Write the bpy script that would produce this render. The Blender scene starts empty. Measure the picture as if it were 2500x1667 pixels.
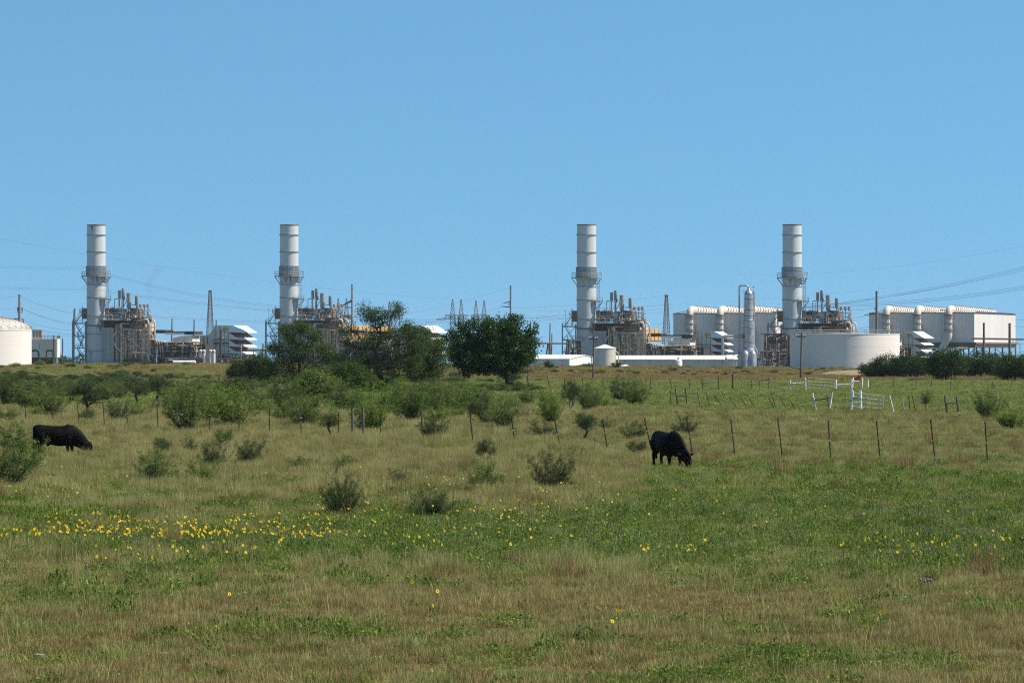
import bpy, math, random
import numpy as np
from mathutils import Vector, Matrix, Quaternion
R = math.radians
C = bpy.context.scene.collection
sc = bpy.context.scene

# ---------------------------------------------------------------- camera, sky, sun, exposure
F = 9000.0; H = 4.3; HY = 852.0          # focal length in photo pixels, eye height (m), horizon row
cd = bpy.data.cameras.new("camera"); cam = bpy.data.objects.new("camera", cd); C.objects.link(cam)
cd.sensor_width = 36; cd.lens = F / 2500 * 36; cd.shift_y = (HY - 833.5) / 2500
cd.clip_start = 1.0; cd.clip_end = 30000
cam.location = (0, 0, H); cam.rotation_euler = (R(90), 0, 0)
sc.camera = cam
SUN_EL = 50; SUN_AZ = 94                  # azimuth clockwise from the view direction (+Y)
w = bpy.data.worlds.new("World"); sc.world = w; w.use_nodes = True
nt = w.node_tree; nt.nodes.clear()
sky = nt.nodes.new('ShaderNodeTexSky'); sky.sky_type = 'NISHITA'; sky.sun_disc = False
sky.sun_elevation = R(SUN_EL); sky.sun_rotation = R(SUN_AZ)
sky.altitude = 0; sky.air_density = 1.0; sky.dust_density = 0.0; sky.ozone_density = 6.0
stc = nt.nodes.new('ShaderNodeTexCoord'); smp = nt.nodes.new('ShaderNodeMapping'); smp.inputs[1].default_value = (0, 0, 0.24)
nt.links.new(stc.outputs['Generated'], smp.inputs[0]); nt.links.new(smp.outputs[0], sky.inputs[0])
bg = nt.nodes.new('ShaderNodeBackground'); bg.inputs[1].default_value = 0.15
tint = nt.nodes.new('ShaderNodeMix'); tint.data_type = 'RGBA'; tint.blend_type = 'MULTIPLY'; tint.inputs[0].default_value = 1.0
tint.inputs[7].default_value = (0.63, 0.865, 0.75, 1)
out = nt.nodes.new('ShaderNodeOutputWorld')
nt.links.new(sky.outputs[0], tint.inputs[6]); nt.links.new(tint.outputs[2], bg.inputs[0]); nt.links.new(bg.outputs[0], out.inputs[0])
sl = bpy.data.lights.new("sun", 'SUN'); sun = bpy.data.objects.new("sun", sl); C.objects.link(sun)
sl.energy = 4.4; sl.angle = R(0.5); sl.color = (1.0, 0.94, 0.82)
sd = Vector((math.sin(R(SUN_AZ)) * math.cos(R(SUN_EL)), math.cos(R(SUN_AZ)) * math.cos(R(SUN_EL)), math.sin(R(SUN_EL))))
sun.rotation_euler = sd.to_track_quat('Z', 'Y').to_euler()
vs = sc.view_settings; sc.display_settings.display_device = 'sRGB'
vs.view_transform = 'Standard'; vs.look = 'None'; vs.gamma = 1; vs.use_curve_mapping = False
vs.exposure = 0.55
sc.cycles.use_denoising = False; sc.cycles.pixel_filter_type = 'BLACKMAN_HARRIS'; sc.cycles.filter_width = 1.15
sc.cycles.max_bounces = 5; sc.cycles.diffuse_bounces = 2; sc.cycles.transparent_max_bounces = 8
sc.cycles.transmission_bounces = 2; sc.cycles.volume_bounces = 0

# ---------------------------------------------------------------- small maths
def sst(a, b, x):
    t = np.clip((np.asarray(x, float) - a) / (b - a), 0, 1); return t * t * (3 - 2 * t)
def Xp(px, D): return (px - 1250) / F * D
def Zp(py, D): return H - (py - HY) / F * D
def Dg(py): return F * H / (py - HY)      # distance of a point of flat ground
BX = [(-600, 1.0), (0, 1.05), (90, 1.4), (520, 1.4), (1250, 1.05), (1700, 0.95), (1950, 0.85), (2060, 0.72), (2110, 0.45), (2180, 0.0), (3200, 0.0)]
bxx = [(p - 1250) / F * 640 for p, _ in BX]; bxh = [h for _, h in BX]
def tz(x, y):
    x = np.asarray(x, float); y = np.asarray(y, float)
    z = sst(560, 1120, y) * (-0.7 - 1.25 * sst(0, 45, x))
    q = x * 640 / np.maximum(y, 200)
    hb = np.interp(q, bxx, bxh)
    wob = 10 * np.sin(x * 0.06 + 1) + 6 * np.sin(x * 0.17)
    z = z + (hb + 0.07 * np.sin(x * 0.31) + 0.05 * np.sin(x * 0.83 + 2)) * sst(535, 625, y + wob) * (1 - sst(680, 790, y + wob)) * (hb > 0.01)
    z = z - np.maximum(y - 1350, 0) * 0.009
    near = 1 - sst(300, 500, y)
    z = z + near * sst(30, 60, y) * 0.06 * (np.sin(x * 0.21 + y * 0.05) + np.sin(x * 0.09 - y * 0.11 + 1.3))
    return z
def tz1(x, y): return float(tz(x, y))
def hsh(ix, iy, s):
    n = (ix.astype(np.int64) * 374761393 + iy.astype(np.int64) * 668265263 + s * 974634777) & 0xffffffff
    n = ((n ^ (n >> 13)) * 1274126177) & 0xffffffff
    return ((n ^ (n >> 16)) & 0xffff) / 65535.0
def vnoise(x, y, s=0):
    x = np.asarray(x, float); y = np.asarray(y, float)
    ix = np.floor(x); iy = np.floor(y); fx = x - ix; fy = y - iy
    fx = fx * fx * (3 - 2 * fx); fy = fy * fy * (3 - 2 * fy); ix = ix.astype(np.int64); iy = iy.astype(np.int64)
    a = hsh(ix, iy, s); b = hsh(ix + 1, iy, s); c = hsh(ix, iy + 1, s); d = hsh(ix + 1, iy + 1, s)
    return (a * (1 - fx) + b * fx) * (1 - fy) + (c * (1 - fx) + d * fx) * fy
def fbm(x, y, s=0): return 0.55 * vnoise(x, y, s) + 0.3 * vnoise(x * 2.3, y * 2.3, s + 7) + 0.15 * vnoise(x * 5.1, y * 5.1, s + 13)

# ---------------------------------------------------------------- materials
def new_mat(name):
    m = bpy.data.materials.new(name); m.use_nodes = True
    return m, m.node_tree, m.node_tree.nodes['Principled BSDF']
def pm(name, c1, c2=None, scale=0.5, rough=0.6, metal=0.0, streak=False, bump=0.0, lo=0.42, hi=0.62, spec=0.3):
    m, t, b = new_mat(name)
    b.inputs['Roughness'].default_value = rough; b.inputs['Metallic'].default_value = metal
    b.inputs['Specular IOR Level'].default_value = spec
    if c2 is None: c2 = tuple(v * 0.8 for v in c1)
    tc = t.nodes.new('ShaderNodeTexCoord'); n = t.nodes.new('ShaderNodeTexNoise'); n.inputs['Scale'].default_value = scale
    n.inputs['Detail'].default_value = 5; n.inputs['Roughness'].default_value = 0.65
    mp = t.nodes.new('ShaderNodeMapping')
    if streak: mp.inputs['Scale'].default_value = (1, 1, 0.12)
    t.links.new(tc.outputs['Object'], mp.inputs[0]); t.links.new(mp.outputs[0], n.inputs['Vector'])
    r = t.nodes.new('ShaderNodeValToRGB'); r.color_ramp.elements[0].position = lo; r.color_ramp.elements[1].position = hi
    r.color_ramp.elements[0].color = (*c1, 1); r.color_ramp.elements[1].color = (*c2, 1)
    t.links.new(n.outputs['Fac'], r.inputs[0]); t.links.new(r.outputs[0], b.inputs['Base Color'])
    if bump:
        bp = t.nodes.new('ShaderNodeBump'); bp.inputs['Strength'].default_value = bump
        t.links.new(n.outputs['Fac'], bp.inputs['Height']); t.links.new(bp.outputs[0], b.inputs['Normal'])
    return m
def leafmat(name, cols, transl=0.35, rough=0.6, inst=0.25):
    """foliage: one random colour per leaf, some light passing through"""
    m = bpy.data.materials.new(name); m.use_nodes = True; t = m.node_tree; t.nodes.clear()
    g = t.nodes.new('ShaderNodeNewGeometry'); oi = t.nodes.new('ShaderNodeObjectInfo')
    r = t.nodes.new('ShaderNodeValToRGB'); e = r.color_ramp.elements
    e[0].position = 0; e[0].color = (*cols[0], 1); e[1].position = 1; e[1].color = (*cols[-1], 1)
    for i, c in enumerate(cols[1:-1]):
        q = e.new((i + 1) / (len(cols) - 1)); q.color = (*c, 1)
    mx = t.nodes.new('ShaderNodeMath'); mx.operation = 'MULTIPLY_ADD'; mx.inputs[1].default_value = inst; 
    m1 = t.nodes.new('ShaderNodeMath'); m1.operation = 'MULTIPLY'; m1.inputs[1].default_value = 1 - inst
    t.links.new(g.outputs['Random Per Island'], m1.inputs[0]); t.links.new(oi.outputs['Random'], mx.inputs[0]); t.links.new(m1.outputs[0], mx.inputs[2])
    t.links.new(mx.outputs[0], r.inputs[0])
    d = t.nodes.new('ShaderNodeBsdfPrincipled'); d.inputs['Roughness'].default_value = rough; d.inputs['Specular IOR Level'].default_value = 0.15
    tr = t.nodes.new('ShaderNodeBsdfTranslucent'); ms = t.nodes.new('ShaderNodeMixShader'); ms.inputs[0].default_value = transl
    o = t.nodes.new('ShaderNodeOutputMaterial')
    t.links.new(r.outputs[0], d.inputs['Base Color']); t.links.new(r.outputs[0], tr.inputs[0])
    t.links.new(d.outputs[0], ms.inputs[1]); t.links.new(tr.outputs[0], ms.inputs[2]); t.links.new(ms.outputs[0], o.inputs[0])
    return m
M = {}
M['stack'] = pm('stack_paint', (0.58, 0.58, 0.56), (0.50, 0.50, 0.49), 0.25, 0.45, streak=True)
M['stackdk'] = pm('stack_band', (0.36, 0.40, 0.42), (0.27, 0.30, 0.33), 0.8, 0.6)
M['ductp'] = pm('duct_paint', (0.52, 0.51, 0.48), (0.44, 0.43, 0.41), 0.4, 0.6, streak=True)
M['roof'] = pm('cream_roof', (0.78, 0.74, 0.64), (0.68, 0.63, 0.53), 0.2, 0.6, streak=True)
M['rust'] = pm('rust', (0.30, 0.12, 0.05), (0.20, 0.09, 0.05), 1.5, 0.8)
M['galv'] = pm('galvanised', (0.36, 0.37, 0.37), (0.24, 0.24, 0.24), 1.0, 0.5)
M['steel'] = pm('dark_steel', (0.13, 0.105, 0.09), (0.22, 0.155, 0.11), 0.7, 0.6)
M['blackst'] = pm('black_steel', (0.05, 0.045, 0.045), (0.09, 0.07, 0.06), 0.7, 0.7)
M['tan'] = pm('tan_casing', (0.86, 0.56, 0.34), (0.68, 0.43, 0.25), 0.35, 0.6, streak=True)
M['brown'] = pm('brown_casing', (0.38, 0.21, 0.12), (0.24, 0.13, 0.08), 0.6, 0.7, streak=True)
M['cream'] = pm('cream_paint', (0.66, 0.61, 0.52), (0.56, 0.50, 0.42), 0.3, 0.5, streak=True)
M['white'] = pm('white_paint', (0.80, 0.79, 0.75), (0.72, 0.70, 0.66), 0.2, 0.5, streak=True)
M['tankw'] = pm('tank_paint', (0.84, 0.74, 0.66), (0.78, 0.68, 0.60), 0.12, 0.5, streak=True)
M['panel'] = pm('grey_panel', (0.78, 0.725, 0.68), (0.72, 0.665, 0.62), 0.1, 0.55, streak=True)
M['filt'] = pm('filter_panel', (0.76, 0.70, 0.60), (0.66, 0.60, 0.50), 0.3, 0.55, streak=True)
M['pipe'] = pm('pipe_jacket', (0.78, 0.65, 0.51), (0.50, 0.36, 0.26), 0.8, 0.4)
M['alu'] = pm('aluminium_jacket', (0.45, 0.45, 0.46), (0.33, 0.32, 0.32), 0.6, 0.38, metal=0.5)
M['yellow'] = pm('yellow_paint', (0.62, 0.42, 0.06), (0.5, 0.3, 0.05), 1.0, 0.5)
M['orange'] = pm('orange_cover', (0.80, 0.48, 0.20), (0.70, 0.38, 0.13), 0.5, 0.6)
M['sign_or'] = pm('orange_sign', (0.75, 0.30, 0.02), (0.65, 0.24, 0.02), 2, 0.5)
M['green'] = pm('green_pipe', (0.03, 0.12, 0.10), (0.04, 0.09, 0.08), 0.8, 0.5)
M['conc'] = pm('concrete', (0.36, 0.36, 0.36), (0.28, 0.28, 0.28), 0.8, 0.9)
M['wood'] = pm('pole_wood', (0.11, 0.08, 0.065), (0.07, 0.05, 0.04), 3, 0.9, streak=True)
M['grey_wood'] = pm('grey_wood', (0.19, 0.16, 0.13), (0.09, 0.07, 0.06), 4, 0.9, streak=True, bump=0.4)
M['white_wood'] = pm('peeling_white_wood', (0.84, 0.82, 0.78), (0.22, 0.17, 0.14), 7, 0.8, lo=0.52, hi=0.60, bump=0.3)
M['gate'] = pm('gate_tube', (0.55, 0.55, 0.53), (0.36, 0.35, 0.33), 5, 0.45)
M['post'] = pm('post_steel', (0.022, 0.014, 0.013), (0.045, 0.020, 0.014), 6, 0.8)
M['insy'] = pm('insulator_yellow', (0.75, 0.45, 0.03), None, 3, 0.5)
M['insw'] = pm('insulator_white', (0.7, 0.7, 0.68), None, 3, 0.5)
M['wire'] = pm('wire', (0.10, 0.11, 0.12), (0.13, 0.13, 0.14), 1, 0.5)
M['red'] = pm('red_board', (0.55, 0.05, 0.05), (0.4, 0.04, 0.04), 3, 0.6)
M['bark'] = pm('bark', (0.05, 0.04, 0.032), (0.10, 0.08, 0.065), 5, 0.95, streak=True, bump=0.5)
M['greybark'] = pm('grey_bark', (0.13, 0.11, 0.09), (0.20, 0.17, 0.14), 5, 0.95, bump=0.4)
M['hide'] = pm('black_hide', (0.002, 0.0016, 0.0014), (0.007, 0.0045, 0.003), 3, 0.6, spec=0.07)

# ---------------------------------------------------------------- mesh building
class MB:
    def __init__(s): s.v = []; s.f = []; s.mi = []; s.cur = 0
    def add(s, vs_, fs_):
        o = len(s.v); s.v.extend([tuple(p) for p in vs_]); s.f.extend([tuple(i + o for i in f) for f in fs_]); s.mi.extend([s.cur] * len(fs_))
    def box(s, x0, x1, y0, y1, z0, z1):
        s.add([(x0,y0,z0),(x1,y0,z0),(x1,y1,z0),(x0,y1,z0),(x0,y0,z1),(x1,y0,z1),(x1,y1,z1),(x0,y1,z1)],
              [(0,3,2,1),(4,5,6,7),(0,1,5,4),(1,2,6,5),(2,3,7,6),(3,0,4,7)])
    def prism(s, poly, y0, y1):           # poly: (x,z) anticlockwise seen from -y
        n = len(poly)
        s.add([(x, y0, z) for x, z in poly] + [(x, y1, z) for x, z in poly],
              [tuple(range(n)), tuple(range(2*n-1, n-1, -1))] + [(i, i+n, (i+1) % n + n, (i+1) % n) for i in range(n)])
    def lathe(s, prof, cx=0, cy=0, n=24, cap=True):   # prof: (r,z)
        v = []; f = []
        for r, z in prof:
            for k in range(n):
                a = 2*math.pi*k/n; v.append((cx + r*math.cos(a), cy + r*math.sin(a), z))
        for i in range(len(prof)-1):
            for k in range(n):
                k2 = (k+1) % n; f.append((i*n+k, i*n+k2, (i+1)*n+k2, (i+1)*n+k))
        if cap: f.append(tuple(range(n-1, -1, -1))); f.append(tuple((len(prof)-1)*n + k for k in range(n)))
        s.add(v, f)
    def tube(s, pts, r, n=6, cap=True):
        pts = [Vector(p) for p in pts]; m = len(pts); rr = r if isinstance(r, (list, tuple)) else [r]*m
        v = []; f = []; up = None
        for i, p in enumerate(pts):
            d = (pts[min(i+1, m-1)] - pts[max(i-1, 0)])
            if d.length < 1e-9: d = Vector((0,0,1))
            d.normalize()
            if up is None: a = d.cross(Vector((0,0,1)) if abs(d.z) < 0.9 else Vector((1,0,0))).normalized()
            else:
                a = up - d*up.dot(d)
                a = a.normalized() if a.length > 1e-6 else d.orthogonal().normalized()
            up = a; b = d.cross(a)
            for k in range(n):
                t = 2*math.pi*k/n; v.append(p + (a*math.cos(t) + b*math.sin(t))*rr[i])
        for i in range(m-1):
            for k in range(n):
                k2 = (k+1) % n; f.append((i*n+k, i*n+k2, (i+1)*n+k2, (i+1)*n+k))
        if cap: f.append(tuple(range(n-1, -1, -1))); f.append(tuple((m-1)*n + k for k in range(n)))
        s.add(v, f)
    def bar(s, p, q, w=0.1): s.tube([p, q], w*0.6, 4)
    def rail(s, pts, h=1.1, step=2.0, w=0.06):
        for a, b in zip(pts[:-1], pts[1:]):
            a = Vector(a); b = Vector(b)
            for hh in (h, h*0.5): s.bar(a + Vector((0,0,hh)), b + Vector((0,0,hh)), w)
            k = max(1, int((b-a).length/step))
            for i in range(k+1):
                p = a.lerp(b, i/k); s.bar(p, p + Vector((0,0,h)), w)
    def build(s, name, mats, parent=None, smooth=False):
        me = bpy.data.meshes.new(name); me.from_pydata(s.v, [], s.f)
        mats = mats if isinstance(mats, (list, tuple)) else [mats]
        for m in mats: me.materials.append(m)
        if len(mats) > 1: me.polygons.foreach_set('material_index', s.mi)
        if smooth:
            me.polygons.foreach_set('use_smooth', [True]*len(s.f))
            me.set_sharp_from_angle(angle=R(40))
        o = bpy.data.objects.new(name, me); C.objects.link(o)
        if parent: o.parent = parent
        return o
def bend(pts, r, seg=5):
    """round the corners of a polyline"""
    P = [Vector(p) for p in pts]; o = [P[0]]
    for i in range(1, len(P)-1):
        a = (P[i-1]-P[i]); b = (P[i+1]-P[i]); rr = min(r, a.length*0.49, b.length*0.49)
        A = P[i] + a.normalized()*rr; B = P[i] + b.normalized()*rr
        for k in range(seg+1):
            t = k/seg; o.append(A*(1-t)**2 + P[i]*2*t*(1-t) + B*t*t)
    return o + [P[-1]]
def tag(o, label=None, cat=None, group=None, kind=None):
    if label: o['label'] = label
    if cat: o['category'] = cat
    if group: o['group'] = group
    if kind: o['kind'] = kind
    return o
def thing(name, label, cat, loc=(0,0,0), rz=0, group=None, scale=None):
    o = bpy.data.objects.new(name, None); C.objects.link(o); o.location = loc; o.rotation_euler = (0,0,rz); o.empty_display_size = 0.5
    if scale is not None: o.scale = scale
    return tag(o, label, cat, group)
KIDS = {}
def copy_tree(o, parent=None):
    c = o.copy(); C.objects.link(c)
    if parent: c.parent = parent
    for ch in [k for k in o.children]: copy_tree(ch, c)
    return c
def npmesh(name, verts, faces, mats, parent=None, mi=None, link=True, smooth=False):
    """verts (N,3); faces (M,k) of one size"""
    me = bpy.data.meshes.new(name); nf, k = faces.shape
    me.vertices.add(len(verts)); me.vertices.foreach_set('co', np.ascontiguousarray(verts, dtype=np.float32).ravel())
    me.loops.add(nf*k); me.loops.foreach_set('vertex_index', np.ascontiguousarray(faces, dtype=np.int32).ravel())
    me.polygons.add(nf); me.polygons.foreach_set('loop_start', np.arange(0, nf*k, k, dtype=np.int32))
    try: me.polygons.foreach_set('loop_total', np.full(nf, k, dtype=np.int32))
    except Exception: pass
    for m in (mats if isinstance(mats, (list, tuple)) else [mats]): me.materials.append(m)
    if mi is not None: me.polygons.foreach_set('material_index', np.ascontiguousarray(mi, dtype=np.int32))
    if smooth: me.polygons.foreach_set('use_smooth', np.ones(nf, dtype=bool))
    me.update(calc_edges=True); me.validate()
    o = bpy.data.objects.new(name, me)
    if link: C.objects.link(o)
    if parent: o.parent = parent
    return o
# ---------------------------------------------------------------- ground
def ground_material():
    m, t, b = new_mat('pasture_soil'); b.inputs['Roughness'].default_value = 0.95; b.inputs['Specular IOR Level'].default_value = 0.1
    tc = t.nodes.new('ShaderNodeTexCoord')
    def noise(scale, sy=1.0, det=6):
        mp = t.nodes.new('ShaderNodeMapping'); mp.inputs['Scale'].default_value = (1, sy, 1)
        n = t.nodes.new('ShaderNodeTexNoise'); n.inputs['Scale'].default_value = scale; n.inputs['Detail'].default_value = det; n.inputs['Roughness'].default_value = 0.7
        t.links.new(tc.outputs['Object'], mp.inputs[0]); t.links.new(mp.outputs[0], n.inputs['Vector']); return n.outputs['Fac']
    def ramp(src, lo, hi, c1, c2):
        r = t.nodes.new('ShaderNodeValToRGB'); r.color_ramp.elements[0].position = lo; r.color_ramp.elements[1].position = hi
        r.color_ramp.elements[0].color = (*c1, 1); r.color_ramp.elements[1].color = (*c2, 1); t.links.new(src, r.inputs[0]); return r.outputs[0]
    def mix(f, a, b_):
        x = t.nodes.new('ShaderNodeMix'); x.data_type = 'RGBA'; t.links.new(f, x.inputs[0]); t.links.new(a, x.inputs[6]); t.links.new(b_, x.inputs[7]); return x.outputs[2]
    big = noise(0.05)
    soil = ramp(noise(3.0), 0.35, 0.65, (0.10, 0.075, 0.045), (0.17, 0.12, 0.075))
    grn = ramp(noise(0.8), 0.35, 0.65, (0.045, 0.075, 0.022), (0.10, 0.12, 0.045))
    red = ramp(noise(0.5), 0.35, 0.65, (0.17, 0.105, 0.065), (0.13, 0.115, 0.06))
    a = mix(ramp(noise(0.12), 0.42, 0.58, (0,)*3, (1,)*3), soil, grn)
    sp = t.nodes.new('ShaderNodeSeparateXYZ'); t.links.new(tc.outputs['Object'], sp.inputs[0])
    mr = t.nodes.new('ShaderNodeMapRange'); mr.inputs[1].default_value = 520; mr.inputs[2].default_value = 600; t.links.new(sp.outputs[1], mr.inputs[0])
    f2 = ramp(noise(0.06, 0.5), 0.38, 0.55, (0,)*3, (1,)*3)
    bank = mix(f2, grn, red)
    c = mix(mr.outputs[0], a, bank)
    t.links.new(c, b.inputs['Base Color'])
    return m
rows = np.concatenate([[-80, -20, 0], np.linspace(20, 300, 90), np.linspace(306, 900, 110), np.geomspace(915, 9000, 60)])
cols = np.linspace(-1, 1, 161)
gx = cols[None, :] * (np.maximum(rows, 0)[:, None] * 0.32 + 45); gy = np.repeat(rows[:, None], len(cols), 1)
gz = tz(gx, gy); nr, nc = gx.shape
V = np.stack([gx, gy, gz], -1).reshape(-1, 3)
ii = (np.arange(nr-1)[:, None]*nc + np.arange(nc-1)[None, :]).reshape(-1)
gm = ground_material()
g = npmesh('ground', V, np.stack([ii, ii+1, ii+nc+1, ii+nc], 1), gm, smooth=True)
tag(g, 'grassy pasture running back to the low bank before the plant', 'ground', kind='structure')

# ---------------------------------------------------------------- power plant
# block measurements: u = metres right of the stack axis, h = metres above the plant floor, read at 7.5 photo px per metre
def U(px): return (px - 235) / 7.5
def W(py): return (889.5 - py) / 7.5
A = R(-21)                                # the whole plant is turned this far from square-on
ca = math.cos(A)
def make_stack():
    t = thing('exhaust_stack', '', 'chimney', group='tall round steel exhaust stacks')
    m = MB(); m.lathe([(3.12, -1), (3.1, 26), (3.04, 29), (3.0, 45.3), (2.8, 45.3), (2.8, 44.3)], n=48, cap=False); m.build('shell', M['stack'], t, True)
    for z in (4.4, 9.8, 12.8, 15.6, 21.6, 25.8, 36.5, 42.0):
        m = MB(); m.lathe([(3.05, z), (3.30, z), (3.30, z+0.24), (3.05, z+0.24)], n=48, cap=False)
        m.build('stiffening_ring', M['galv'], t, True)
    m = MB(); m.lathe([(3.0, 45.1), (3.08, 45.1), (3.08, 45.42), (2.78, 45.42), (2.78, 45.0)], n=48, cap=False); m.build('rim', M['rust'], t, True)
    m = MB()
    for k in range(40):
        a = 2*math.pi*k/40; c, s = math.cos(a), math.sin(a)
        m.bar((3.30*c, 3.30*s, 28.9), (3.30*c, 3.30*s, 32.0), 0.10)
    for z in (29.3, 29.9, 30.5, 31.1, 31.9): m.lathe([(3.22, z), (3.36, z), (3.36, z+0.10), (3.22, z+0.10)], n=40, cap=False)
    m.lathe([(3.03, 28.9), (3.14, 28.9), (3.14, 31.9), (3.03, 31.9)], n=40, cap=False)
    m.build('mesh_guard', M['stackdk'], t)
    m = MB(); n = 12; v = []
    for k in range(n):
        a0 = 2*math.pi*(k+.5)/n; a1 = 2*math.pi*(k+1.5)/n
        p = [(r*math.cos(a), r*math.sin(a), z) for z in (28.55, 28.85) for r, a in ((3.1, a0), (4.85, a0), (4.85, a1), (3.1, a1))]
        m.add(p, [(0,3,2,1), (4,5,6,7), (1,2,6,5), (0,1,5,4), (2,3,7,6)])
        o = 4.85; i = (3.05*math.cos(a0), 3.05*math.sin(a0), 26.2); m.bar((o*math.cos(a0), o*math.sin(a0), 28.55), i, 0.16)
    m.build('platform', M['galv'], t)
    m = MB(); pts = [(4.8*math.cos(2*math.pi*(k+.5)/n), 4.8*math.sin(2*math.pi*(k+.5)/n), 28.85) for k in range(n+1)]
    m.rail(pts, 1.3, 1.3, 0.07); m.build('railing', M['galv'], t)
    m = MB()                                # access ladder with cage, right hand side
    for dx in (3.55, 4.15):
        m.bar((dx, -0.7, 14), (dx, -0.7, 28.6), 0.09); m.bar((dx, -1.2, 14), (dx, -1.2, 28.6), 0.05)
    for k in range(36): m.bar((3.55, -0.7, 14.2+k*0.4), (4.15, -0.7, 14.2+k*0.4), 0.05)
    for k in range(13): m.bar((3.55, -1.2, 14.6+k*1.1), (4.15, -1.2, 14.6+k*1.1), 0.07); m.bar((4.15, -0.7, 14.6+k*1.1), (4.15, -1.2, 14.6+k*1.1), 0.07)
    for k in range(7): m.bar((2.9, -0.8, 15+k*2.1), (3.6, -0.7, 15+k*2.1), 0.09)
    m.build('ladder', M['galv'], t)
    m = MB(); m.box(1.6, 5.0, -2.95, -0.4, 21.1, 21.35); m.rail([(1.7,-2.85,21.3),(4.9,-2.85,21.3),(4.9,-0.5,21.3)], 1.2, 1.1, 0.08)
    m.bar((5.0,-2.7,21.1), (2.4,-2.0,18.2), 0.14); m.bar((5.0,-0.6,21.1), (3.1,-0.5,18.2), 0.14); m.bar((1.8,-2.8,21.1), (1.5,-2.7,18.6), 0.14)
    m.build('landing', M['galv'], t)
    m = MB(); m.bar((4.9,-0.9,28.85), (4.9,-0.9,32.2), 0.08); m.tube([(4.9,-0.9,32.2),(5.1,-0.9,32.4),(5.25,-0.9,32.25)], [0.1,0.26,0.22], 6); m.box(4.0,4.8,-1.3,-0.7,30.0,30.4)
    m.build('beacon_lamp', M['insw'], t)
    m = MB(); m.lathe([(3.16, 12.45), (3.28, 12.45), (3.28, 12.62), (3.16, 12.62)], n=32, cap=False)
    for x, y, z in ((2.0,-2.45,13.9), (2.35,-2.2,13.5), (2.2,-2.3,12.9)): m.box(x-.25, x+.3, y-.25, y+.1, z-.25, z+.3)
    m.build('rusty_fitting', M['rust'], t)
    for a, z0, z1, ww in ((4.38, 42.6, 45.0, .05), (4.30, 43.9, 45.0, .10), (4.9, 26.6, 28.4, .07), (4.5, 26.9, 28.3, .05), (5.3, 10.6, 12.4, .12), (5.05, 11.6, 12.4, .3)):
        m = MB(); r = 3.1 if z0 > 26 else 3.13
        v = [((r+.02)*math.cos(a+d), (r+.02)*math.sin(a+d), z) for z, d in ((z1, -ww), (z1, ww), (z0+.3, ww*.4), (z0, 0), (z0+.5, -ww*.5))]; m.add(v, [(0,4,3,2,1)]); m.build('rust_streak', M['rust'], t)
    m = MB(); m.box(-1.9,-1.0,-3.2,-2.6,3.7,4.3); m.bar((-1.7,-3.1,0),(-1.7,-3.1,4.0),0.09); m.bar((-1.3,-3.2,0),(-1.3,-3.2,4.0),0.06); m.build('sampling_box', M['galv'], t)
    return t
def make_stairs():
    t = thing('stair_tower', '', 'stair tower', group='steel stair towers beside the stacks')
    x0, x1 = -7.6, -3.4
    m = MB()
    for x in (x0, x1):
        for y in (-1.3, 1.7): m.bar((x,y,-1), (x,y,14.0), 0.30)
    for z in (5.3, 9.2, 13.3):
        for y in (-1.3, 1.7): m.bar((x0,y,z), (x1+.8,y,z), 0.26)
        m.bar((x0,-1.3,z), (x0,1.7,z), 0.22)
    for z0, z1 in ((0,5.3), (9.2,13.3)): m.bar((x0,1.7,z0), (x1,1.7,z1), 0.14)
    m.bar((-4.6, 0, 13.3), (-4.6, 0, 19), .22); m.build('frame', M['galv'], t)
    m = MB()
    for i, (xa, xb, za, zb) in enumerate(((-6.2,-3.8,5.3,1.2), (-6.2,-4.2,9.2,5.4), (-4.0,-5.6,9.4,5.4), (-6.8,-4.4,13.3,9.3), (-6.9,-4.4,13.5,16.8))):
        y = -1.0 + 0.9*(i % 3)
        for dy in (0, .8):
            m.bar((xa,y+dy,za), (xb,y+dy,zb), 0.20); m.bar((xa,y+dy,za+1), (xb,y+dy,zb+1), 0.07)
        for k in range(13):
            q = k/12; m.box(xa+(xb-xa)*q-.13, xa+(xb-xa)*q+.13, y, y+.8, za+(zb-za)*q-.03, za+(zb-za)*q+.03)
    m.build('stair_flight', M['steel'], t)
    m = MB()
    for a, b, z in ((x0, x1+.6, 13.35), (-6.0, x1+.6, 9.2), (x0+.5, x1+.6, 5.3), (-5.4,-3.1,16.7)):
        m = MB(); m.box(a, b, -1.5, 1.9, z, z+.18); m.rail([(a+.05,1.8,z+.1),(a+.05,-1.45,z+.1),(b-.05,-1.45,z+.1)], 1.15, 1.2, 0.08)
        if z < 16: m.build('landing', M['galv'], t)
    m.bar((-6.7,-1.4,14), (-6.7,-1.4,18.0), 0.08); m.box(-6.85,-6.55,-1.5,-1.3,18.0,18.25)
    m.build('landing', M['galv'], t)
    m = MB(); m.box(-4.5, -2.9, -.6, 2.0, 14.8, 18.3); m.build('enclosure', M['brown'], t)
    return t
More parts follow.
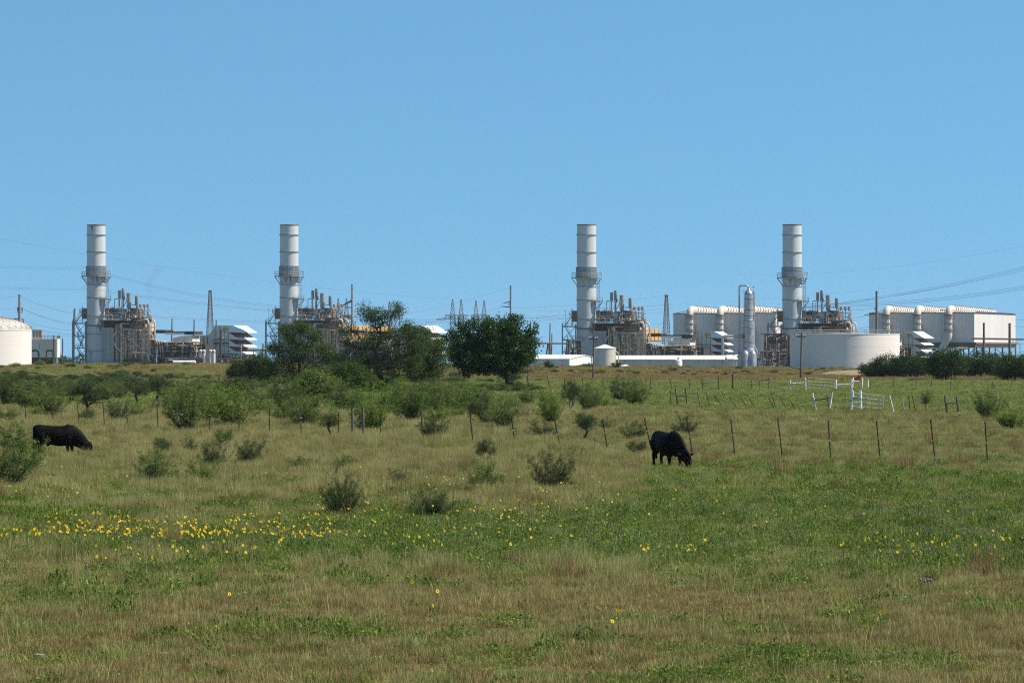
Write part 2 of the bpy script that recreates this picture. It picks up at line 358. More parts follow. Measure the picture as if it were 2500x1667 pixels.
def clutter(m, rng, u0, u1, v0, v1, z0, z1, n, r=(0.07, 0.2), vert=0.5):
    for _ in range(n):
        a = Vector((rng.uniform(u0,u1), rng.uniform(v0,v1), rng.uniform(z0,z1))); rr = rng.uniform(*r)
        if rng.random() < vert:
            L = rng.uniform(0.8, 0.6*(z1-z0)+1); b = Vector((a.x, a.y, min(z1, a.z+L)))
            if rng.random() < 0.5: m.tube([a, b], rr, 5)
            else: m.tube(bend([a, b, b + Vector((rng.choice((-1,1))*rng.uniform(.6,2), 0, 0))], .4, 3), rr, 5)
        else:
            L = rng.uniform(1, 0.4*(u1-u0)+1); b = Vector((min(u1, a.x+L), a.y, a.z))
            if rng.random() < 0.5: m.tube([a, b], rr, 5)
            else: m.tube(bend([a, b, b + Vector((0, 0, -rng.uniform(.5,2)))], .4, 3), rr, 5)
        if rng.random() < 0.10: m.box(a.x-.3, a.x+.3, a.y-.3, a.y+.3, a.z-.3, a.z+.3)
def frame_grid(m, xs, ys, zs, w=0.22, diag=True):
    for x in xs:
        for y in ys: m.bar((x,y,zs[0]), (x,y,zs[-1]), w)
    for z in zs[1:]:
        for y in ys: m.bar((xs[0],y,z), (xs[-1],y,z), w*.85)
        for x in xs: m.bar((x,ys[0],z), (x,ys[-1],z), w*.85)
    if diag:
        for i in range(len(xs)-1):
            for j in range(len(zs)-1):
                if (i+j) % 2 == 0: m.bar((xs[i],ys[0],zs[j]), (xs[i+1],ys[0],zs[j+1]), w*.5)
def make_boiler():
    rng = random.Random(5)
    t = thing('recovery_boiler', '', 'boiler', group='heat recovery boilers beside the stacks')
    def P(px, v=0): return (U(px) - v*0.358) / 0.934      # local x of something seen at photo column px, v metres deep
    m = MB(); m.box(P(252), P(284), -1.5, 7, 0, W(800)); 
    for z in np.arange(1.5, 11.5, 1.75): m.box(P(252), P(284)+.12, -1.68, 7.1, z, z+.2)
    for px in (256, 266, 276, 284): m.box(P(px)-.1, P(px)+.1, -1.74, -1.45, 0, W(801))
    m.build('inlet_duct', M['ductp'], t)
    m = MB(); m.box(P(254), P(322), -.8, 5, W(800)+.02, W(783)-.02); m.build('dark_hood', M['blackst'], t)
    m = MB(); m.box(P(286), P(298), -1.0, 7.2, 0, W(790)); m.build('expansion_bay', M['brown'], t)
    m = MB(); m.box(P(300), P(371), 0, 3, 0, W(792)); m.build('casing', M['tan'], t)
    m = MB()
    for z in np.arange(1.2, 12.2, 1.55): m.box(P(300)-.1, P(371)+.14, -.2, 3.1, z, z+.16)
    for px in (300, 314, 328, 341, 355, 367): m.box(P(px)-.16, P(px)+.16, -.36, -.22, 0, W(792)+.02)
    m.build('buckstay', M['brown'], t)
    m = MB(); m.box(P(310), P(356), -.55, .0, W(802), W(794)); m.box(P(310)-.6, P(356)+.6, -.7, 3, W(793), W(789)); m.build('upper_header_box', M['brown'], t)
    m = MB()
    for px, y0, y1, r in ((290, 795, 886, .2), (294.5, 806, 886, .16), (303, 790, 886, .38), (308, 800, 886, .18), (313.5, 822, 884, .2), (334, 810, 860, .34), (341, 812, 862, .14), (357, 806, 884, .26), (361, 800, 868, .36), (376, 788, 868, .30)):
        m.tube([(P(px), -1.2, W(y1)), (P(px), -1.2, W(y0))], r, 8)
    for k in range(9):
        z = W(858) + k*0.78; m.tube(bend([(P(334), -1.2, z), (P(339), -1.5, z+.3), (P(343), -1.2, z)], .3, 3), .14, 6)
        m.tube(bend([(P(303), -1.3, z-1), (P(308), -1.5, z-.7), (P(312), -1.2, z-1)], .3, 3), .13, 6)
    m.tube(bend([(P(300), -1.3, W(800)), (P(300), -1.3, W(790)), (P(322), -1.3, W(790))], .5), .2, 8)
    m.tube([(P(310), -1.1, W(803)), (P(358), -1.1, W(807))], .2, 8)
    m.build('riser_pipe', M['pipe'], t, True)
    m = MB(); m.tube(bend([(P(347), -1.0, W(783)), (P(370), -1.0, W(779)), (P(371), -1.0, W(868))], 1.2), .36, 10)
    m.tube(bend([(P(352), -.2, W(786)), (P(356), -.2, W(781)), (P(362), -.2, W(800))], .8), .3, 8)
    m.tube(bend([(P(360), 1.2, W(776)), (P(379), 1.2, W(783)), (P(379), 1.2, W(868))], 1.0), .26, 8)
    m.tube(bend([(P(333), -1.8, W(860)), (P(371), -1.8, W(861)), (P(376), -1.8, W(882))], .9), .36, 8)
    m.tube(bend([(P(291), -1.9, W(812)), (P(284), -1.9, W(822)), (P(287), -1.9, W(842)), (P(313), -1.9, W(866))], 1.2), .22, 8)
    m.tube([(P(360), -1.6, W(842)), (P(384), -1.6, W(870))], .2, 6); m.tube([(P(377), -1.6, W(844)), (P(400), -1.6, W(870))], .17, 6)
    m.build('steam_pipe', M['pipe'], t, True)
    m = MB(); m.tube([(P(380), -1.4, W(818)), (P(386), -1.4, W(850)), (P(388), -1.4, W(888))], [.25, .5, .42], 8); m.build('rusty_duct', M['rust'], t, True)
    m = MB(); zt = W(783)
    m.box(P(256), P(324), -3.0, 5, zt, zt+.3); m.box(P(324), P(372), -.5, 3, W(778), W(778)+.2)
    m.rail([(P(256),-3.0,zt+.3), (P(324),-3.0,zt+.3), (P(324),3,zt+.3)], 1.3, 1.4, .09)
    m.rail([(P(258),-1.5,W(765)), (P(300),-1.5,W(765))], 1.3, 1.4, .08); m.rail([(P(258),2,W(753)), (P(300),2,W(753))], 1.0, 1.6, .08)
    m.bar((P(262),-2.9,zt), (P(255),-1.6,W(800)), .15)
    m.build('roof_platform', M['galv'], t)
    m = MB(); m.box(P(258, 2), P(286, 2), 1.2, 4, W(779), W(753)); m.box(P(317, 2), P(332, 2), 1.0, 4, W(779), W(752)); m.box(P(299,2), P(318,2), 2, 4, W(779), W(760)); m.box(P(349,2), P(366,2), 1, 3, W(792), W(774)); m.build('equipment_house', M['blackst'], t)
    m = MB(); m.box(P(324,1), P(368, 1), .6, 3, W(789)+.02, W(778)-.02); m.build('roof_penthouse', M['brown'], t); m = MB(); m.box(P(330, 2), P(346, 2), .8, 4, W(779), W(753)); m.build('valve_house', M['brown'], t); m = MB(); m.box(P(285,2), P(297,2), 2, 5, W(772), W(752)); m.build('valve_house', M['tan'], t)
    m = MB(); m.tube([(P(301),-.3,W(763)), (P(301.5),-.3,W(763)), (P(312),-.3,W(763)), (P(313),-.3,W(763))], [.3, 1.25, 1.25, .3], 14); m.build('steam_drum', M['alu'], t, True)
    for px0, px1, y0, y1 in ((290, 297, 709, 729), (299, 307.5, 705, 731), (312, 323.5, 716, 750), (333, 341.5, 723, 745)):
        r = (px1-px0)/15; c = (px0+px1)/2; m = MB(); cx = P(c, 0)
        m.lathe([(r*.35, W(y1)-4.5), (r*.35, W(y1)-.5), (r, W(y1)), (r, W(y0)), (r*.9, W(y0)), (r*.9, W(y0)-.5)], cx, 0, 16, cap=False); m.build('vent_silencer', M['galv'], t, True)
    m = MB()
    for px, y0, y1, v in ((282,729,783,-.8), (301,730,783,-1.3), (314,730,783,-1), (341,747,790,-1), (350,752,792,-1.2), (368,750,783,-.5), (290,732,775,1), (357,752,783,0), (364,752,783,.5)):
        m.bar((P(px,v),v,W(y1)), (P(px,v),v,W(y0)), .26 if px in (301,341,350) else .2)
    for a, b, y, v in ((282,314,730,-1), (282,314,757,-1), (340,366,748,-1), (282,301,770,-1), (349,368,768,-.8), (325,341,745,-.5)): m.bar((P(a,v),v,W(y)), (P(b,v),v,W(y)), .22)
    m.bar((P(314,-1),-1,W(731)), (P(301,-1),-1,W(757)), .18); m.bar((P(322,-1),-1,W(755)), (P(341,-1),-1,W(791)), .2); m.bar((P(334,-1),-1,W(757)), (P(325,-1),-1,W(768)), .14)
    m.build('steel_frame', M['galv'], t)
    m = MB()
    for px in (346.5, 356.5, 365): m.lathe([(.3, W(752)), (.3, W(747)), (.42, W(746.5)), (.42, W(744.5)), (.2, W(743))], P(px), 0, 8)
    m.build('relief_valve', M['rust'], t)
    m = MB(); clutter(m, rng, P(258), P(300), -2, 2, W(781), W(752), 30, (.05,.12)); clutter(m, rng, P(300), P(368), -1, 2, W(788), W(756), 44, (.05,.13)); m.build('valve_pipework', M['steel'], t)
    m = MB(); clutter(m, rng, P(258), P(370), -2.6, 0, W(782), W(760), 18, (.05,.10)); m.build('small_pipework', M['pipe'], t); m = MB(); clutter(m, rng, P(286), P(384), -2.2, -.6, 0, W(806), 34, (.06,.14), .9); m.build('small_pipework', M['pipe'], t)
    m = MB(); clutter(m, rng, P(284), P(392), -2.4, -.6, 0, W(872), 22, (.06,.14), .6); m.build('floor_pipework', M['steel'], t)
    m = MB(); m.box(P(276), P(304), -3.2, -3.0, -1, W(882.5)); m.box(P(311), P(333), -3.2, -3.0, -1, W(881)); m.build('low_wall', M['conc'], t)
    return t
def make_rack(n_seed, dark_v=4.0):
    rng = random.Random(n_seed)
    t = thing('turbine_pipe_rack', '', 'pipe rack', group='turbine pipe racks between boilers and filter houses')
    x0, x1 = 19.5/.934, 34.3/.934
    m = MB(); frame_grid(m, list(np.linspace(x0, x1, 8)), [-1.5, 2.5], [0, 2.2, 4.0, 5.6, 7.0], .2); m.build('frame', M['steel'], t)
    m = MB()
    for z in (2.4, 4.2, 5.8, 7.1):
        for k in range(6): m.tube([(x0+rng.uniform(0,3), -1.3+k*.6, z+.2), (x1-rng.uniform(0,3), -1.3+k*.6, z+.2)], rng.uniform(.08,.2), 6)
    for k in range(6):
        x = x0+.8+k*.75; m.tube(bend([(x0-1, -1.8+.2*k, 8.2-.1*k), (x+1.2, -1.8+.2*k, 7.9-.1*k), (x+1.4, -1.8+.2*k, 4+rng.uniform(-1,1))], 1.1), .2, 8)
    m.build('pipe', M['pipe'], t, True)
    m = MB(); clutter(m, rng, x0, x1, -2, 2, .3, 7.2, 150, (.06,.17), .55); m.build('dark_pipework', M['blackst'], t)
    m = MB(); clutter(m, rng, x0, x1, -2.2, 1.5, .2, 7.4, 110, (.05,.12), .6); m.build('light_pipework', M['pipe'], t)
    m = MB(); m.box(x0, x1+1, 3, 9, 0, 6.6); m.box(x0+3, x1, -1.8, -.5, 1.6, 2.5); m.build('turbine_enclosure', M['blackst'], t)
    m = MB(); m.prism([(26.0,6.6), (33.4,6.6), (33.4,9.4), (29.5,9.2), (26.5,8.6)], 2.5, 8); m.build('turbine_hood', M['filt'], t)
    m = MB()
    for px0, px1, ya, yb in ((382, 410, 805.5, 813.5), (460, 484, 809, 817.5)): m.box((U(px0)-1)/.934, (U(px1)-1)/.934, 1.5, 8, W(yb), W(ya))
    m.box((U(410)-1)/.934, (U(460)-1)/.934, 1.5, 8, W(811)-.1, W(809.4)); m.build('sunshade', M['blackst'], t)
    m = MB(); m.box((U(411)-1)/.934, (U(459)-1)/.934, 1.7, 7.6, W(817), W(811)-.12); m.build('shade_panel', M['panel'], t)
    m = MB(); m.box(27.3, 29.8, -1.7, -1.2, 5.3, 5.7); m.build('yellow_beam', M['yellow'], t)
    return t
def make_filter():
    t = thing('air_filter_house', '', 'filter house', group='louvred air filter houses of the turbines')
    x0 = 0.0; L = 13.5                       # x0: hood root, long axis goes back along +y
    zt = 12.7; dz = 2.32; hd = 3.9
    m = MB(); m.prism([(-7.2,4.2), (-5.2,3.4), (0,3.4), (0,zt), (-5.0,zt), (-5.4,zt-1.3), (-7.2,zt-3)], 0, L); m.build('wall', M['filt'], t)
    m = MB()
    for x in (-4.6, -3.3, -1.6): m.box(x, x+.08, -.06, 0, 3.4, zt)
    for z in (5.9, 8.2, 10.5): m.box(-5, 0, -.06, 0, z, z+.08)
    m.box(-5.2, .1, -.3, 0, 6.9, 7.1); m.rail([(-5.2,-.9,6.95), (-.2,-.9,6.95)], 1.1, 1.2, .07); m.box(-5.2,-.2,-.95,-.05,6.8,6.92)
    for k in range(2): m.bar((-5.0+k*.5, -.9, 3), (-5.0+k*.5, -.9, 12.5), .06)
    for k in range(16): m.bar((-5, -.9, 3.3+k*.55), (-4.5, -.9, 3.3+k*.55), .05)
    m.bar((0.05,-.15,3.4), (.05,-.15,zt-2.2), .12)
    m.build('panel_frame', M['steel'], t)
    for x, z in ((-4.0,4.6), (-2.4,4.6), (-.8,4.6), (-4.0,9.2), (-2.4,9.2), (-.8,9.2)):
        m = MB(); m.box(x-.25, x+.25, -.1, .0, z, z+.7); m.build('hatch', M['panel'], t)
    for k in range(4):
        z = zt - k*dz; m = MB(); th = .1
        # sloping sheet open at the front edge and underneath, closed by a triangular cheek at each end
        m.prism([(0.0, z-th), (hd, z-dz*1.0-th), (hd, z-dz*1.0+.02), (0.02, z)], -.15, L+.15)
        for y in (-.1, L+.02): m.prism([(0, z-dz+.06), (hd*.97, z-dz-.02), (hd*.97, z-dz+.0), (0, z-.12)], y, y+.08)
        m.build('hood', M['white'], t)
        if k:                               # brown sheet painting in the shade cast by the hood above
            q0, q1 = .03, .66; m = MB(); m.prism([(hd*q0, z-dz*q0+.03), (hd*q1, z-dz*q1+.03), (hd*q1, z-dz*q1+.12), (hd*q0, z-dz*q0+.12)], .02, L-.05); m.build('hood_shade', M['brown'], t)
    m = MB(); frame_grid(m, [-6, -3, 0], [.5, L-.5], [-.5, 1.7, 3.3], .3); m.box(-6.4, 3.4, .2, L, 2.9, 3.35); m.bar((3.2,.5,-.5), (3.2,.5,3), .25); m.bar((3.2,L-.5,-.5), (3.2,L-.5,3), .25)
    rng = random.Random(9); clutter(m, rng, -6, 3.5, 0, 6, 0, 2.8, 40, (.06,.16)); m.build('support_frame', M['blackst'], t)
    m = MB(); m.prism([(-13.5,4.8), (-7.22,4.2), (-7.22,zt-3.1), (-13.5,zt-3.3)], 1.5, 8); m.build('intake_duct', M['filt'], t)
    m = MB()
    for x in (-13.5, -11.9, -9.8, -8.4): m.box(x, x+.16, 1.3, 1.5, 4.7, zt-3.3)
    m.build('duct_rib', M['brown'], t)
    m = MB(); m.box(-1.9, .0, -.5, -.1, zt-1.5, zt-.9); m.build('hoist_beam', M['yellow'], t)
    return t
BL = [(235, 1200.0, -0.7, 0.0), (706, 1200.0, -0.7, 0.0), (1432, 1160.0, -1.95, -3.9), (1934, 1160.0, -1.95, -4.9)]
WH = ['leftmost', 'second from the left', 'third from the left', 'rightmost']
NB = ['next to the cooling tower and domed tank', 'rising above the mesquite trees', 'behind the small cream tank', 'behind the wide flat tank']
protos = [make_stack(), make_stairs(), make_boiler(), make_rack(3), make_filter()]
LBL = ['pale round exhaust stack with rusty rim, {w}, {n}', 'steel zigzag stair tower against the left side of the {w} stack', 'tan boiler with four grey vent pipes beside the {w} stack',
       'dark tangle of turbine pipework right of the boiler at the {w} stack', 'filter house with four white sloping hoods, right of the {w} stack']
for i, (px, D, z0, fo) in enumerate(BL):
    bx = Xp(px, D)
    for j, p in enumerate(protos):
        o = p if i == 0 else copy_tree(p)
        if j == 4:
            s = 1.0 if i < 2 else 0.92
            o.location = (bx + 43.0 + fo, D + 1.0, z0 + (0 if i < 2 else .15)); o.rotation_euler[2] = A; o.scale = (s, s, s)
        else:
            if j == 0 and i:
                for c_ in [k for k in o.children if k.name.startswith('rust_streak')][:(0, 2, 4, 3)[i]]: bpy.data.objects.remove(c_)
            o.location = (bx, D + (0 if j < 2 else 0.5), z0); o.rotation_euler[2] = 0 if j < 2 else A
        wh = WH[i] if j == 0 else WH[i].replace(' from the left', '') + (' from left' if 'from' in WH[i] else '')
        o['label'] = LBL[j].format(w=wh, n=NB[i])
# four pale cylinders left of the filter house of the first block
for k, px in enumerate((490, 498, 514, 522)):
    D = 1180; o = thing('demister_vessel', ('pale upright cylinder below the leftmost filter house duct, %s from the boiler' % ('', 'second', 'third', 'fourth')[k]) if k else 'pale upright cylinder nearest the boiler, below the leftmost filter house duct', 'vessel', (Xp(px, D), D, -.7), group='pale upright cylinders')
    m = MB(); m.lathe([(.52,-.3), (.5,0), (.5,4.3), (.56,4.35), (.56,4.55), (.3,4.8)], n=16); m.build('shell', M['panel'], o, True)
    m = MB(); m.lathe([(.58,3.9), (.62,3.9), (.62,4.1), (.58,4.1)], n=16, cap=False); m.build('flange', M['galv'], o)

def duct_house(px, D, z0, Wf, L, hb, ht, label, ducts, legs):
    """tall windowless condenser house with fat duct elbows"""
    o = thing('condenser_house', label, 'building', (Xp(px, D), D, z0), A, 'windowless condenser houses')
    m = MB(); m.box(0, Wf, 0, L, hb, ht); m.build('wall', M['panel'], o)
    m = MB()
    for x in np.arange(0, Wf+.1, 1.2): m.box(x-.03, x+.03, -.05, 0, hb, ht)
    for y in np.arange(1, L, 1.2): m.box(Wf, Wf+.05, y-.03, y+.03, hb, ht)
    m.build('cladding_rib', M['panel'], o)
    m = MB(); m.box(-.1, Wf+.12, -.12, -.0, ht-.12, ht+.12); m.box(Wf+.06, Wf+.2, 0, L, ht-.12, ht+.12); m.bar((0,1,ht), (8,14,ht+2.4), .2); m.bar((Wf-12,1,ht+1), (Wf,L-4,ht+.2), .3); m.build('eaves_beam', M['blackst'], o)
    for k, (dx, foot) in enumerate(ducts):
        zt = ht + 1.35; r = 1.22; y = -2.2; xx = dx
        m = MB(); path = bend([(xx+foot[0], y, foot[1]), (xx+foot[2], y, foot[3]), (xx, y, foot[3]+abs(foot[2])*1.1+.6), (xx, y, zt), (xx+.2, y+6, zt), (xx+1.8, L-6, zt-.9)], 2.6, 8)
        m.tube(path, r, 18); m.build('duct', M['cream'], o, True)
        m = MB()
        for q in np.arange(0, L-8, 2.6):
            m.tube([(xx+.2+1.6*q/(L-8), y+5+q, zt-.9*max(q-1,0)/(L-8)), (xx+.2+1.6*q/(L-8), y+5.25+q, zt-.9*max(q-1,0)/(L-8))], r+.16, 18)
        m.build('duct_ring', M['galv'], o, True)
        m = MB()
        for z in (ht-1.0, ht-1.7, ht-3.6, ht-5.6, ht-6.2): m.lathe([(r+.02, z), (r+.28, z), (r+.28, z+.25), (r+.02, z+.25)], xx, y, 18, cap=False)
        for a in range(4):
            c, s = math.cos(a*1.57+.78), math.sin(a*1.57+.78); m.bar((xx+(r+.3)*c, y+(r+.3)*s, ht-6.2), (xx+(r+.3)*c, y+(r+.3)*s, ht-1), .12)
        m.build('expansion_joint', M['galv'], o)
        m = MB(); m.lathe([(r+.03, ht-.8), (r+.34, ht-.8), (r+.34, ht-.5), (r+.03, ht-.5)], xx, y, 18, cap=False); m.build('rusty_flange', M['rust'], o)
    if legs:
        m = MB(); m.box(-.3+Wf*.3, Wf+.8, -.8, L+.8, hb-.6, hb-.05); m.box(Wf*.45, Wf+.3, -.4, L, hb-1.5, hb-.62)
        xs = list(np.linspace(Wf*.36, Wf, 6)); frame_grid(m, xs, [0, L*.5, L], [-1.0, hb-1.6], .45, False)
        for i in range(len(xs)-1):
            m.bar((xs[i],0,hb-2), (xs[i+1],0,.6), .25); m.bar((xs[i+1],0,hb-2), (xs[i],0,.6), .25)
        for y in (0, L*.5):
            m.bar((Wf, y, hb-2), (Wf, y+L*.5, .6), .25); m.bar((Wf, y+L*.5, hb-2), (Wf, y, .6), .25)
        m.build('support_frame', M['steel'], o)
        m = MB(); m.tube([(Wf*.42, -1.5, hb-1.9), (Wf*.95, -1.5, hb-2.0)], .35, 10); m.build('drain_pipe', M['pipe'], o, True)
        m = MB()
        m.rail([(Wf+.8, L+.8, hb-.05), (Wf+.8, L-8, hb-.05)], 1.2, 1.5, .08)
        for k in range(2): m.bar((Wf+1.3+k*.5, L, -1), (Wf+1.3+k*.5, L, hb), .08)
        for k in range(22): m.bar((Wf+1.3, L, -.6+k*.4), (Wf+1.8, L, -.6+k*.4), .06)
        m.build('ladder', M['galv'], o)
    return o
# right one: front-left corner at photo column 2122; ~7.2 px per metre there
s = 1230/F
duct_house(2122, 1252, -1.95, 36.5, 60, 8.5, 18.4, 'grey windowless condenser house on steel legs, with three fat duct elbows, at the right edge', [(6.6, (3.6,5.0,1.0,9.2)), (17.4, (0,3.0,0,6.0)), (28.2, (-5.0,2.0,-.3,9.6))], True)
duct_house(1644, 1262, -1.95, 36.5, 40, -1, 18.4, 'grey windowless condenser house with duct elbows, between the third and fourth stacks', [(6.6, (4.6,4.4,.6,8.6)), (17.4, (0,3.0,0,6.0)), (28.0, (0,3.0,0,6.0))], False)

# ---- tanks
def tank(px, D, rpx, ytop, label, name, roof, z0, stair=True, mat='tankw', rail=True):
    s = D/F; r = rpx*s; ht = Zp(ytop, D - r*0.0) - z0
    o = thing(name, label, 'tank', (Xp(px, D), D, z0))
    m = MB(); m.lathe([(r,-1), (r, ht), (r-.05, ht)], n=96, cap=False); m.build('shell', M[mat], o, True)
    m = MB()
    if roof == 'dome':
        pr = [(r+.15, ht)] + [(r*math.cos(a), ht + 0.26*r*math.sin(a)) for a in np.linspace(0.08, 1.5, 12)] + [(.05, ht+.26*r)]
    elif roof == 'cone': pr = [(r+.12, ht), (r+.12, ht+.15), (r*.5, ht+.7), (.4, ht+1.15), (.05, ht+1.2)]
    else: pr = [(r+.1, ht-.05), (r+.1, ht+.12), (.1, ht+.3)]
    m.lathe(pr, n=96); m.build('roof', M['cream' if roof == 'dome' else 'white'], o, True)
    if roof == 'dome':
        m = MB()
        for k in range(36):
            for sg in (1, -1):
                pts = []
                for j in range(9):
                    q = .06 + 1.35*j/8; a = 2*math.pi*(k + sg*j*.5)/36; pts.append(((r*math.cos(q)+.05)*math.cos(a), (r*math.cos(q)+.05)*math.sin(a), ht+.05+.26*r*math.sin(q)))
                m.tube(pts, .035, 4)
        m.build('roof_rib', M['rust'], o)
    if rail:
        m = MB(); n = 40; pts = [((r+.1)*math.cos(2*math.pi*k/n), (r+.1)*math.sin(2*math.pi*k/n), ht+.1) for k in range(n+1)]; m.rail(pts, 1.1, 5, .07); m.build('railing', M['galv'], o)
    m = MB()
    for z in np.arange(1.8, ht, 2.2): m.lathe([(r, z), (r+.012, z), (r+.012, z+.05), (r, z+.05)], n=96, cap=False)
    m.build('weld_seam', M[mat], o)
    return o
tank(2061, 1010, 135, 816, 'wide low cream storage tank with a flat railed roof, in front of the rightmost stack', 'storage_tank', 'flat', -1.3)
tank(-62, 1060, 138, 806, 'large white tank with a ribbed dome roof, cut off by the left edge', 'storage_tank', 'dome', -.7)
o = tank(1476.5, 1060, 27, 851, 'small cream tank with a shallow cone roof, in front of the third stack from left', 'storage_tank', 'cone', -1.7, mat='cream', rail=False)
m = MB()
for sx in (-1, 1): m.tube(bend([(sx*3.9,-1.2,-1), (sx*3.9,-1.2,5.0), (sx*2.4,-1.0,5.6)], .6), .14, 8)
m.rail([(-3,-.8,5.9),(3,-.8,5.9)], .5, .8, .05); m.build('vent_pipe', M['pipe'], o, True)
# ---- small vessels and drums around the tanks
def drum(px, D, w_, ht, name, label, mat, z0=-1.7, dome=True):
    r = w_/2; o = thing(name, label, 'vessel', (Xp(px, D), D, z0))
    m = MB(); m.lathe([(r,-.6), (r, ht), (r*.85, ht+r*.22), (r*.3, ht+r*.38), (.05, ht+r*.4)], n=32); m.build('shell', M[mat], o, True)
    m = MB(); m.lathe([(r*.25, ht+r*.35), (r*.25, ht+r*.35+.35), (r*.4, ht+r*.35+.36), (r*.4, ht+r*.35+.45)], n=12); m.build('hatch', M['galv'], o)
    return o
drum(1524, 1050, 3.5, 1.2, 'dome_vessel', 'low white dome between the small cream tank and the long low shed', 'white', -2.0)
drum(1656, 1040, 2.2, 2.7, 'silo_vessel', 'small blue-grey upright vessel in front of the long cream shed', 'panel', -1.7)
o = thing('generator_set', 'dark grey box unit beside the small cream tank, before the white shed', 'machine', (Xp(1435, 1050), 1050, -1.9))
m = MB(); m.box(-1.6,1.8,-1,1.2,0,2.0); m.box(-1.2,-.2,-1.05,-1,.3,1.7); m.build('housing', M['steel'], o); m = MB(); m.tube([(1,0,2),(1,0,2.9)], .14, 8); m.box(.1,.6,-.3,.3,2,2.3); m.build('exhaust_pipe', M['galv'], o)

# ---- long low buildings
def shed(px0, px1, D, ytop, name, label, rotate, L, endw, z0=-1.9, wall='panel', ribs=2.4, door=None):
    s = D/F; ww = (px1-px0)*s/math.cos(A if rotate else 0); ht = Zp(ytop, D)-z0
    o = thing(name, label, 'building', (Xp(px0, D), D, z0), A if rotate else 0)
    m = MB(); m.box(0, ww, 0, L, -.5, ht-.35); m.prism([(0,ht-.35),(ww,ht-.35),(ww,ht-.3),(0,ht-.3)], 0, L) if False else None
    m.build('wall', M[wall], o)
    m = MB(); m.add([(-.2,-.25,ht-.4),(ww+.2,-.25,ht-.4),(ww+.2,L/2,ht+.75),(-.2,L/2,ht+.75),(-.2,L+.2,ht-.4),(ww+.2,L+.2,ht-.4),
                     (-.2,-.25,ht-.25),(ww+.2,-.25,ht-.25),(ww+.2,L/2,ht+.9),(-.2,L/2,ht+.9),(-.2,L+.2,ht-.25),(ww+.2,L+.2,ht-.25)],
                    [(6,7,8,9),(9,8,11,10),(0,3,2,1),(3,4,5,2),(0,1,7,6),(5,4,10,11),(0,6,9,3),(3,9,10,4),(1,2,8,7),(2,5,11,8)])
    m.build('roof', M['roof'], o)
    m = MB()
    for x in np.arange(.3, ww, .6): m.box(x, x+.1, -.05, 0, 0, ht-.42)
    m.build('cladding_rib', M[wall], o)
    m = MB()
    for x in np.arange(ribs, ww-1, ribs*3): m.bar((x,-.15,-.2), (x,-.15,ht-.4), .12)
    m.build('downpipe', M['galv'], o)
    if endw:
        m = MB(); m.add([(ww+.01,0,ht-.36),(ww+.01,L/2,ht+.7),(ww+.01,L,ht-.36)], [(0,2,1)] if False else [(0,1,2)]); m.box(ww+.01,ww+.06,.1,L-.1,-.5,ht-.38); m.build('end_wall', M['white'], o)
    return o
shed(1262, 1389, 1075, 873.5, 'low_shed', 'long low white metal shed showing its bright end wall, right of the dark leafy tree', True, 26, True)
shed(1506, 1800, 1085, 875, 'long_shed', 'very long low cream shed with bright white roof, in front of the third pipe rack', False, 14, False, wall='cream')
shed(1776, 1856-66, 1065, 874, 'small_shed', 'small cream shed at the end of the long cream shed, left of the silver column', False, 8, False, wall='cream')

# ---- silver column with looping pipe
o = thing('distillation_column', 'tall silver column with cone top and looping overhead pipe, left of the rightmost stack', 'column', (Xp(1828, 1110), 1110, -1.9))
k8 = 8.11
def cz(py): return Zp(py, 1110) + 1.9
m = MB(); m.lathe([(1.72, cz(851)), (1.72, cz(783)), (1.5, cz(782)), (1.36, cz(781)), (1.30, cz(720)), (1.30, cz(718))], n=28, cap=False); m.lathe([(1.3, cz(718)), (.95, cz(711)), (.25, cz(704)), (.2, cz(702))], n=28, cap=False); m.build('shell', M['alu'], o, True)
m = MB()
for y, r in ((851,1.74),(836,1.74),(802,1.74),(783,1.74),(772,1.35),(757,1.35),(731,1.33),(718,1.34)): m.lathe([(r, cz(y)), (r+.05, cz(y)), (r+.05, cz(y)+.12), (r, cz(y)+.12)], n=28, cap=False)
m.build('band', M['steel'], o)
m = MB(); m.lathe([(2.4,-.6), (2.4, cz(864)), (1.74, cz(849))], n=28, cap=False); m.build('base_skirt', M['alu'], o, True)
for sx in (-1.15, 1.0):
    m = MB(); m.lathe([(1.15,-.6), (1.15, cz(866)), (.9, cz(859)), (.3, cz(855)), (.05, cz(854.5))], sx, -1.7, 20); m.build('base_drum', M['alu'], o, True)
m = MB(); m.tube(bend([(0,0,cz(704)), (-.3,0,cz(698)), (-1.2,0,cz(697)), (-2.85,0,cz(697)), (-2.85,0,cz(862)), (-3.3,-1.5,cz(868)), (-4.9,-2.0,cz(867)), (-5.1,-2.0,cz(890))], 1.0, 6), .27, 10); m.build('overhead_pipe', M['alu'], o, True)
m = MB(); m.tube(bend([(.7,0,cz(711)), (1.65,0,cz(711)), (1.65,0,cz(846)), (2.4,-1,cz(855)), (2.3,-1,cz(866))], .6, 5), .23, 8); m.build('downcomer', M['galv'], o, True)
m = MB(); m.tube(bend([(-1.6,-.6,cz(821)), (-7.3,-1.2,cz(821)), (-7.9,-1.2,cz(826)), (-7.9,-1.2,cz(880))], 1.1, 6), .5, 12); m.tube([(-8.6,-1.6,cz(876)),(-7.0,-1.0,cz(876))], .6, 10); m.build('side_pipe', M['alu'], o, True)
m = MB(); m.tube([(-1.55,-.6,cz(821)),(-2.0,-.65,cz(821))], .68, 12); m.build('nozzle', M['rust'], o)
